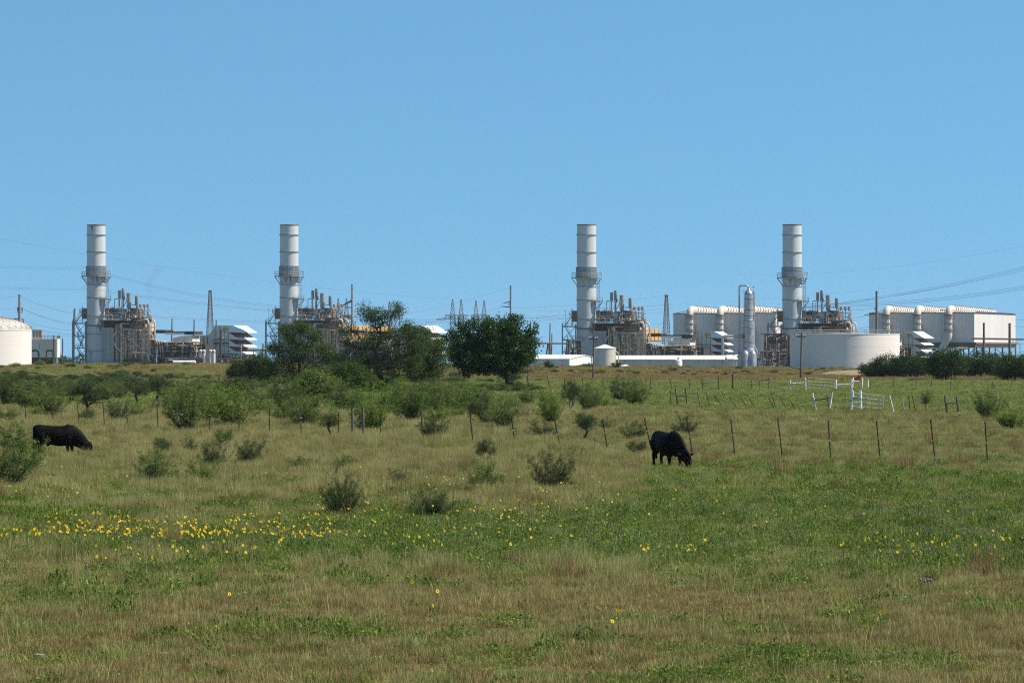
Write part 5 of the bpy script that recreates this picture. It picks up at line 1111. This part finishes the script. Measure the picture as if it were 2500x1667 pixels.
def blades(rng, n, rad, h, wd, lean, seg=2):
    a = rng.uniform(0, 2*math.pi, n); rr = rad*np.sqrt(rng.random(n)); x = rr*np.cos(a); y = rr*np.sin(a)
    hh = h*rng.uniform(.45, 1.15, n); la = rng.uniform(0, 2*math.pi, n); ln = lean*rng.random(n)*hh
    wx = rng.uniform(0, math.pi, n); dx = np.cos(wx)*wd/2; dy = np.sin(wx)*wd/2
    mx_ = x+np.cos(la)*ln*.35; my = y+np.sin(la)*ln*.35; tx = x+np.cos(la)*ln; ty = y+np.sin(la)*ln
    z0 = np.full(n, -.03)
    v = np.stack([np.stack([x-dx,y-dy,z0],1), np.stack([x+dx,y+dy,z0],1), np.stack([mx_+dx*.8,my+dy*.8,hh*.6],1), np.stack([mx_-dx*.8,my-dy*.8,hh*.6],1), np.stack([tx+dx*.25,ty+dy*.25,hh],1), np.stack([tx-dx*.25,ty-dy*.25,hh],1)], 1).reshape(-1, 3)
    b = np.arange(n)[:, None]*6; f = np.concatenate([b+np.array([[0,1,2,3]]), b+np.array([[3,2,4,5]])], 0); return v, f
def source(name, parts):
    vs2 = []; fs2 = []; mi = []; mats = []; o_ = 0
    for v, f, mt in parts:
        if M[mt] not in mats: mats.append(M[mt])
        vs2.append(v); fs2.append(f+o_); mi.append(np.full(len(f), mats.index(M[mt]))); o_ += len(v)
    o = npmesh(name, np.concatenate(vs2), np.concatenate(fs2), mats, mi=np.concatenate(mi), link=False); hidden.objects.link(o); return o
def forb(rng, n, rad, h, ls, mt='g_forb'):
    a = rng.uniform(0, 2*math.pi, n); rr = rad*np.sqrt(rng.random(n)); c = np.stack([rr*np.cos(a), rr*np.sin(a), h*(.15+.85*rng.random(n)**.8)*(1-.5*(rr/rad)**2)], 1)
    v, f = leaf_arrays(rng, c, ls, .55, .35); return v, f, mt
def spikes(rng, n, rad, h):
    a = rng.uniform(0, 2*math.pi, n); rr = rad*np.sqrt(rng.random(n)); cs = []
    for i in range(n):
        hh = h*rng.uniform(.8, 1.1)
        for k in range(7): cs.append((rr[i]*math.cos(a[i])+rng.normal()*.008, rr[i]*math.sin(a[i])+rng.normal()*.008, hh-k*.011))
    v, f = leaf_arrays(rng, np.array(cs), .028, .8); return v, f, 'g_lilac'
def mk(kind, s):
    rg = np.random.default_rng(s)
    if kind == 'short': return [blades(rg, 100, .40, .10, .009, .9)+('g_brown',), blades(rg, 60, .40, .13, .008, .9)+('g_dry',), blades(rg, 55, .40, .09, .010, .9)+('g_green',), blades(rg, 40, .40, .10, .009, .9)+('g_red',)]
    if kind == 'mixed': return [blades(rg, 60, .40, .16, .008, .7)+('g_dry',), blades(rg, 110, .40, .12, .011, .9)+('g_green',), forb(rg, 36, .4, .12, .045)]
    if kind == 'tall': return [blades(rg, 150, .45, .37, .008, .55)+('g_dry',), blades(rg, 60, .45, .26, .009, .6)+('g_green',), blades(rg, 40, .45, .3, .008, .6)+('g_brown',)]
    if kind == 'olive': return [blades(rg, 80, .45, .26, .008, .6)+('g_dry',), blades(rg, 110, .45, .20, .009, .7)+('g_green',), forb(rg, 50, .42, .2, .04)]
    if kind == 'forb': return [forb(rg, 95, .40, .22, .066), blades(rg, 50, .42, .22, .008, .8)+('g_green',)]
    if kind == 'sprig': return [forb(rg, 44, .36, .15, .055), blades(rg, 60, .40, .10, .009, .9)+('g_brown',), blades(rg, 50, .40, .12, .008, .9)+('g_green',)]
    if kind == 'lilac': return [forb(rg, 200, .42, .2, .04), spikes(rg, 5, .4, .25), blades(rg, 50, .42, .22, .008, .8)+('g_green',)]
    if kind == 'red': return [blades(rg, 160, .45, .30, .012, .6)+('g_red',), blades(rg, 50, .45, .26, .012, .6)+('g_green',), blades(rg, 40, .45, .3, .012, .6)+('g_dry',)]
    if kind == 'stalk': return [blades(rg, 7, .2, .55, .006, .7)+('g_dry',)]
def gn(name, cname):
    t = bpy.data.node_groups.new(name, 'GeometryNodeTree'); t.interface.new_socket('Geometry', in_out='INPUT', socket_type='NodeSocketGeometry'); t.interface.new_socket('Geometry', in_out='OUTPUT', socket_type='NodeSocketGeometry')
    N = t.nodes; gi = N.new('NodeGroupInput'); go = N.new('NodeGroupOutput'); ip = N.new('GeometryNodeInstanceOnPoints'); ci = N.new('GeometryNodeCollectionInfo')
    ci.inputs[0].default_value = cname; ci.inputs['Separate Children'].default_value = True; ci.inputs['Reset Children'].default_value = True
    def attr(nm, ty): a = N.new('GeometryNodeInputNamedAttribute'); a.data_type = ty; a.inputs[0].default_value = nm; return a.outputs[0]
    ip.inputs['Pick Instance'].default_value = True
    L = t.links; L.new(gi.outputs[0], ip.inputs['Points']); L.new(ci.outputs[0], ip.inputs['Instance']); L.new(attr('pick', 'INT'), ip.inputs['Instance Index'])
    L.new(attr('rot', 'FLOAT_VECTOR'), ip.inputs['Rotation']); L.new(attr('size', 'FLOAT_VECTOR'), ip.inputs['Scale']); L.new(ip.outputs[0], go.inputs[0]); return t
def scatter(name, label, cat, x, y, size, coll, rng, tilt=.1, npick=3, zoff=0.0, z=None):
    n = len(x); P_ = np.stack([x, y, (tz(x, y) if z is None else z)+zoff], 1); me = bpy.data.meshes.new(name); me.vertices.add(n); me.vertices.foreach_set('co', P_.astype(np.float32).ravel())
    a = me.attributes.new('rot', 'FLOAT_VECTOR', 'POINT'); a.data.foreach_set('vector', np.stack([rng.normal(size=n)*tilt, rng.normal(size=n)*tilt, rng.uniform(0, 6.28, n)], 1).astype(np.float32).ravel())
    a = me.attributes.new('size', 'FLOAT_VECTOR', 'POINT'); a.data.foreach_set('vector', size.astype(np.float32).ravel())
    a = me.attributes.new('pick', 'INT', 'POINT'); a.data.foreach_set('value', rng.integers(0, npick, n).astype(np.int32))
    o = bpy.data.objects.new(name, me); C.objects.link(o); md = o.modifiers.new('scatter', 'NODES'); md.node_group = gn(name+'_scatter', coll); tag(o, label, cat, kind='stuff'); return o
rg = np.random.default_rng(77)
Dq = np.linspace(36, 1050, 4000)
rho = np.where(Dq < 80, 15.0, 15.0*(80/Dq)**1.5); dens = rho*(.345*Dq); cdf = np.cumsum(dens)*(Dq[1]-Dq[0]); NT = int(cdf[-1])
Y = np.interp(rg.random(NT)*cdf[-1], cdf, Dq); X_ = (rg.random(NT)-.5)*.345*Y
PX = 1250 + X_*F/Y; PY = HY + F*H/Y
n1 = fbm(X_*.10, Y*.07, 1)-.5; n2 = fbm(X_*.40+40, Y*.30, 2)-.5; n3 = fbm(X_*1.5, Y*.9, 5)-.5
pyn = PY + n1*110 + n2*50 + n3*25; rightness = sst(1350, 1650, PX + n1*500)
# what grows where: foreground short brown grass, a green weedy belt with flowers, tall dry grass behind on the left, greener pasture on the right
dry_f = sst(1310, 1450, pyn - rightness*20)
belt = sst(1140, 1310, pyn + rightness*55)*(1-dry_f)
greenp = n2*1.2 + n3*.9 + n1*.5
kinds = np.full(NT, 'tall', dtype=object)
u = rg.random(NT)
kinds[:] = np.where(u < .70 - greenp*2.2, 'tall', 'olive')
k_r = rightness > .5
kinds[k_r] = np.where(u[k_r] < .22 + n2[k_r]*.8, 'tall', 'olive')[...]
rd = (rg.random(NT) < .035); kinds[rd] = 'red'
farL = (Y > 260) & (rightness <= .4) & (Y < 1100); kinds[farL] = np.where(u[farL] < .34 + n2[farL]*1.2, 'olive', np.where(u[farL] < .72, 'mixed', 'forb'))
bank_ = (Y > 500) & (u < .32 + .42*sst(1150, 1400, PX) + n1*2.0 + n2*.8); kinds[bank_] = 'red'
farR = (PY < 1010) & (rightness > .4) & ~bank_; kinds[farR] = np.where(u[farR] < .40, 'olive', np.where(u[farR] < .88, 'mixed', 'forb'))
bl = belt + n3*.5 + n2*.4 > .05 + .75*rg.random(NT); kinds[bl] = np.where(u[bl] < .60 + greenp[bl]*1.0, 'forb', np.where(u[bl] < .72, 'olive', 'mixed'))
lil = bl & (PX > 1050) & (n2 > -.02) & (rg.random(NT) < .22) & (PY < 1400) & (PY > 1230); kinds[lil] = 'lilac'
fg = dry_f + n3*.4 > .2 + .6*rg.random(NT); kinds[fg] = np.where(u[fg] < .74 - greenp[fg]*2.2, 'short', np.where(greenp[fg] + rg.normal(size=fg.sum())*.14 > .16, np.where(rg.random(fg.sum()) < .2, 'forb', 'sprig'), 'mixed'))
stk = rg.random(NT) < .035
thin = (fbm(X_*.8, Y*.3, 9) > .30)
LB = {'sprig': ('leafy_sprigs', 'small leafy green sprigs in patches over the foreground grass', 'weeds'), 'red': ('reddish_grass', 'reddish brown dry grass in patches over the far bank', 'grass'), 'short': ('short_grass', 'short brown and green grass covering the foreground', 'grass'), 'mixed': ('mixed_grass', 'low green grass mixed with weeds across the pasture', 'grass'), 'tall': ('dry_grass', 'tall straw-coloured dry grass across the middle of the pasture', 'grass'),
      'olive': ('olive_grass', 'knee-high olive grass mixed with dry stalks', 'grass'), 'forb': ('ground_weeds', 'low leafy green weeds in patches and belts', 'weeds'), 'lilac': ('lilac_weeds', 'leafy weeds carrying pale lilac flower heads', 'weeds')}
for i, kd in enumerate(LB):
    cc = bpy.data.collections.new('clumps_'+kd)
    for s_ in range(3): ob = source(kd+'_clump', mk(kd, 500+i*10+s_)); cc.objects.link(ob); hidden.objects.unlink(ob)
    sel = (kinds == kd); x, y = X_[sel], Y[sel]; n = len(x); g_ = (.68 + 1.0*sst(150, 400, y) + 1.4*sst(400, 900, y))*rg.uniform(.7, 1.25, n); hs = rg.uniform(.5, 1.45, n)*(1+.9*(fbm(x*.45, y*.35, 31)-.5)*2)
    if kd in ('tall', 'olive'): hs = hs*(.84-.25*rightness[sel])
    for cx_, cy_ in ((Xp(136, 148), 148), (Xp(1630, 130), 130)): hs = np.where((np.abs(x-cx_) < 1.5) & (np.abs(y-cy_+2.5) < 4.5), hs*.68, hs)
    far = sst(350, 560, y); hs = hs*(1-.35*far)
    nm, lb, ct = LB[kd]; scatter(nm, lb, ct, x, y, np.stack([g_, g_, hs], 1), cc, rg)
cc = bpy.data.collections.new('clumps_stalk')
for s_ in range(3): ob = source('stalk_clump', mk('stalk', 900+s_)); cc.objects.link(ob); hidden.objects.unlink(ob)
sel = stk & (Y < 260); n = sel.sum(); scatter('seed_stalks', 'thin pale seed stalks standing singly above the grass', 'grass stalks', X_[sel], Y[sel], np.stack([np.ones(n)]*2+[rg.uniform(.5,1.1,n)], 1), cc, rg)
# tan bunch grass tuft
D = Dg(1345); o = thing('bunch_grass', 'rounded tan tuft of bunch grass in the flower belt at the left', 'grass tuft', (Xp(420, D), D, 0)); rgt = np.random.default_rng(3)
v, f = blades(rgt, 700, .22, .62, .005, 1.1); npmesh('blades', v, f, M['g_dry'], o)
# low scrub filling the ground between the single bushes, and rough growth on the bank
cc = bpy.data.collections.new('clumps_scrub')
for s_ in range(3):
    g_ = grow(700+s_, [(0,0,.45,.5,.5,.4,1)], [(0,0,-.02)], 70, 44, .075, .07, .35, .02, .1, 0, .3, .004, .6)
    ob = npmesh('scrub_clump', g_[1], g_[2], M[('leaf_thorn','leaf_mesq','leaf_hedge')[s_]], link=False); cc.objects.link(ob)
n = 1500; Ys = np.interp(rg.random(n), [0,.45,.8,1], [300,420,560,680]); px_ = rg.uniform(-60, 1330, n); Xs = Xp(px_, Ys); keep = (fbm(Xs*.12, Ys*.05, 61) > .52) & ~((px_ > 1200) & (Ys < 360)); keep &= (Ys < 575) | (rg.random(n) < .25)
Xs, Ys = Xs[keep], Ys[keep]; n = len(Xs); w_ = rg.uniform(.8, 2.2, n)
scatter('low_scrub', 'low dark scrub merging into one mass between fence and bank at the left', 'scrub', Xs, Ys, np.stack([w_, w_, w_*rg.uniform(.35,.6,n)], 1), cc, rg)
n = 420; Ys = rg.uniform(560, 690, n); px_ = rg.uniform(1180, 2180, n); Xs = Xp(px_, Ys); keep = fbm(Xs*.1, Ys*.04, 63) > .52; Xs, Ys = Xs[keep], Ys[keep]; n = len(Xs); w_ = rg.uniform(.5, 1.5, n)
scatter('bank_scrub', 'rough low growth on the reddish bank in front of the sheds', 'scrub', Xs, Ys, np.stack([w_, w_, w_*rg.uniform(.3,.55,n)], 1), cc, rg)

# ---------------------------------------------------------------- flowers
M['petal'] = pm('petal_yellow', (0.85,0.60,0.01), (0.75,0.45,0.005), 30, .6); M['fl_disc'] = pm('flower_centre', (0.05,0.025,0.01), (0.10,0.04,0.01), 40, .8); M['fl_stem'] = pm('flower_stem', (0.06,0.11,0.03), None, 5, .7)
M['thistle'] = pm('thistle_head', (0.42,0.16,0.50), (0.30,0.10,0.40), 40, .7)
def sunflower_parts(seed):
    rr = random.Random(seed); h = .40; pet = MB(); n = 13; tilt = R(rr.uniform(50, 100)); az = rr.uniform(-1, 1) - math.pi/2 + .5
    rot = Matrix.Rotation(az, 3, 'Z') @ Matrix.Rotation(tilt, 3, 'Y'); c = Vector((0,0,h))
    for k in range(n):
        a = 2*math.pi*k/n; d = Vector((math.cos(a), math.sin(a), 0)); e = Vector((-math.sin(a), math.cos(a), 0)); L = .030*rr.uniform(.85,1.1)
        pet.add([c+rot@(d*.007), c+rot@(d*L*.62+e*.0082+Vector((0,0,.004))), c+rot@(d*L+Vector((0,0,.001))), c+rot@(d*L*.62-e*.0082+Vector((0,0,.004)))], [(0,1,2,3)])
    dm = MB(); v = []
    for i, (r_, z_) in enumerate(((.0085,.0),(.0078,.003),(.005,.005),(.0015,.006))):
        for k in range(10): a = 2*math.pi*k/10; v.append(c+rot@Vector((r_*math.cos(a), r_*math.sin(a), z_+.002)))
    dm.add(v, [(i*10+k, i*10+(k+1)%10, (i+1)*10+(k+1)%10, (i+1)*10+k) for i in range(3) for k in range(10)])
    st = MB(); st.tube([(0,0,-.02),(.015,0,.2),c-rot@Vector((0,0,.004))], [.005,.004,.003], 4)
    for k in range(5):
        a = rr.uniform(0,6.28); z = rr.uniform(.06,.32); p = Vector((.01,0,z)); d = Vector((math.cos(a), math.sin(a), -.1)); e = Vector((-math.sin(a), math.cos(a), 0)); st.add([p, p+d*.04+e*.02, p+d*.08, p+d*.04-e*.02], [(0,1,2,3)])
    return pet, dm, st
def sf_full(seed):
    o = thing('sunflower', 'x', 'flower'); a, b_, c = sunflower_parts(seed); a.build('petals', M['petal'], o); b_.build('flower_centre', M['fl_disc'], o); c.build('stem', M['fl_stem'], o); return o
def sf_mesh(seed):
    a, b_, c = sunflower_parts(seed); m = MB()
    for i, q_ in enumerate((c, a, b_)): m.cur = i; m.add(q_.v, q_.f)
    return m, [M['fl_stem'], M['petal'], M['fl_disc']]
rf = np.random.default_rng(12); FL = []
def patch(n, x0, x1, y0, y1, mode=None, lb=''):
    xs = rf.uniform(x0, x1, n) if mode is None else rf.normal(mode, (x1-x0)/4, n); ys = y0+(y1-y0)*rf.beta(1.6, 1.9, n)
    for a, b_ in zip(xs, ys): FL.append((min(max(a, x0-40), x1+40), b_, lb))
patch(560, 90, 820, 1236, 1312, None, 'yellow wild sunflower in the crowded belt at the left')
patch(120, 240, 560, 1250, 1322, None, 'yellow wild sunflower at the thickest part of the belt, left')
patch(150, 780, 1100, 1170, 1290, None, 'yellow wild sunflower scattered around the dark thorny shrubs')
patch(260, 1100, 1520, 1140, 1290, None, 'yellow wild sunflower among the shrubs left of the right cow')
patch(160, 900, 1240, 1146, 1186, None, 'yellow wild sunflower in the thin row above the central shrub')
patch(45, -20, 260, 1170, 1215, None, 'yellow wild sunflower at the left edge below the green bush')
patch(24, -10, 110, 1295, 1310, None, 'yellow wild sunflower in the short row touching the left edge')
patch(30, 200, 700, 1315, 1365, None, 'lone yellow wild sunflower just below the crowded belt')
patch(60, 2040, 2520, 1300, 1362, None, 'yellow wild sunflower in the right-hand scatter of the green belt')
patch(80, 1560, 2500, 1180, 1290, None, 'yellow wild sunflower scattered thinly over the pasture right of the cow')
patch(14, 1560, 1760, 1310, 1345, None, 'yellow wild sunflower in the small group below the right cow')
patch(26, 880, 1560, 1270, 1345, None, 'yellow wild sunflower dotted over the middle of the green belt')
patch(100, 1960, 2480, 984, 1004, None, 'tiny yellow flower near the farm gates')
patch(80, 1400, 1960, 980, 1030, None, 'tiny yellow flower on the green rise behind the fence')
patch(60, 0, 900, 1110, 1170, None, 'yellow wild sunflower lost in the tall dry grass')
NEARF = ((1006,1440,'lone upright sunflower seen side-on left of the centre bottom'), (1068,1465,'sunflower half closed in the brown foreground grass'), (1018,1500,'small sunflower left one of two in the brown foreground grass'), (1057,1502,'open sunflower right one of two in the brown foreground grass'),
    (1282,1486,'sunflower on the weedy patch right of centre in the foreground'), (1460,1503,'open sunflower over the leafy patch in the foreground'), (1508,1508,'narrow side-on sunflower over the leafy patch in the foreground'), (1495,1536,'sunflower low in the leafy foreground patch'),
    (2156,1505,'largest sunflower alone in the right foreground'), (2148,1508,'sunflower overlapping the largest one in the right foreground'), (560,1475,'single sunflower in the short grass at the lower left'), (432,1352,'bright side-on sunflower before the tan tuft'), (1481,1550,'lowest sunflower of the leafy foreground patch'),
    (942,1299,'bright sunflower standing clear in the left middle'), (1024,1309,'sunflower tilted to the sun, middle of the green belt'))
FL.sort(key=lambda t: -t[1]); meshes = [sf_mesh(s_) for s_ in range(6)]; me6 = []
fulls = []
for i, (px, py, lb) in enumerate(NEARF):
    D = F*(H-.38)/(py-HY); o = sf_full(50+i); o.location = (Xp(px, D), D, tz1(Xp(px, D), D)); o.scale = (1.1,)*3; tag(o, lb, 'flower', 'wild sunflowers')
base = {}
for i, (px, py, lb) in enumerate(FL[:285]):
    k = i % 6; s_0 = 1; D = F*(H-.38)/(py-HY); x = Xp(px, D); s_ = 1.0*rf.uniform(.8, 1.2)
    if k not in base: m, mm = meshes[k]; o = m.build('sunflower', mm); base[k] = o
    else: o = base[k].copy(); C.objects.link(o)
    o.location = (x, D, tz1(x, D)); o.scale = (s_, s_, s_); tag(o, lb, 'flower', 'wild sunflowers')
cc = bpy.data.collections.new('clumps_sunflower')
for k in range(3):
    m, mm = sf_mesh(80+k); me = bpy.data.meshes.new('far_sunflower'); me.from_pydata(m.v, [], m.f)
    for q_ in mm: me.materials.append(q_)
    me.polygons.foreach_set('material_index', m.mi); cc.objects.link(bpy.data.objects.new('far_sunflower', me))
rest = FL[285:]; px_ = np.array([t[0] for t in rest]); D_ = F*(H-.42)/(np.array([t[1] for t in rest])-HY); x = Xp(px_, D_); n = len(x); s_ = rf.uniform(.85, 1.15, n)*(1+.5*sst(200, 300, D_)); 
scatter('distant_sunflowers', 'countless further yellow flowers dotted through the pasture', 'flowers', x, D_, np.stack([s_*1.0, s_*1.0, s_*.85], 1), cc, rf, .2)
for i, (px, py) in enumerate(((2258,1419),(2265,1416),(2272,1416),(2247,1415),(211,1387),(1927,1288))):
    D = F*(H-.40)/(py-HY); lb = ('purple thistle, first of the row of small heads at the right','purple thistle, second of the row of small heads at the right','purple thistle, right end of the row of small heads at the right','smallest purple thistle, left end of the row at the right','single purple thistle in the lower left weeds','single purple thistle in the lilac weeds right of centre')[i]
    o = thing('thistle', lb, 'flower', (Xp(px, D), D, tz1(Xp(px, D), D)), group='purple thistles'); m = MB(); m.lathe([(.008,.385),(.020,.40),(.024,.415),(.016,.43)], n=10); m.build('flower_head', M['thistle'], o, True); m = MB(); m.tube([(0,0,-.02),(.01,0,.2),(0,0,.39)], .004, 4); m.build('stem', M['fl_stem'], o)
# pale stones in the short grass
M['stone'] = pm('limestone', (0.42,0.37,0.31), (0.30,0.25,0.20), 8, .9, bump=.3)
for i, (px, py, w_, lb) in enumerate(((513,1435,.16,'flat pale stone, lower left'), (250,1517,.13,'pale stone in the short grass near the left'), (1165,1424,.20,'long pale stick-like stone left of the bottom centre'), (400,1622,.16,'reddish stone near the bottom left'), (2080,1437,.10,'small pinkish stone in the right foreground'), (1485,1420,.10,'small pale stone in the middle foreground'), (98,1626,.09,'small pale stone at the bottom left'), (300,1425,.1,'dark-sided stone left of the flat pale one'))):
    D = Dg(py); rs = np.random.default_rng(i); o = thing('stone', lb, 'stone', (Xp(px, D), D, tz1(Xp(px, D), D))); m = MB(); n = 10; v = [(w_*math.cos(2*math.pi*k/n)*rs.uniform(.7,1.1), w_*.6*math.sin(2*math.pi*k/n)*rs.uniform(.7,1.1), z) for z, _ in ((0,0),(.07,1)) for k in range(n)]
    v = [(a*(1 if z == 0 else .75), b_*(1 if z == 0 else .75), z + (rs.uniform(-.01,.02) if z else -.03)) for a, b_, z in v]; m.add(v, [tuple(range(n, 2*n))]+[(k,(k+1)%n,(k+1)%n+n,k+n) for k in range(n)]); m.build('rock', M['stone'], o, True)

# ---------------------------------------------------------------- air between the camera and the far plant
m = MB(); m.box(-4500, 4500, -200, 8950, -85, 90); hz_ = m.build('haze', M['wire']); tag(hz_, 'thin pale air between the camera and the far plant', 'haze', kind='stuff')
hm = bpy.data.materials.new('haze_air'); hm.use_nodes = True; t = hm.node_tree; t.nodes.clear(); v_ = t.nodes.new('ShaderNodeVolumePrincipled'); v_.inputs['Color'].default_value = (.85,.92,1,1); v_.inputs['Density'].default_value = .00003
o_ = t.nodes.new('ShaderNodeOutputMaterial'); t.links.new(v_.outputs[0], o_.inputs['Volume']); hz_.data.materials.clear(); hz_.data.materials.append(hm)
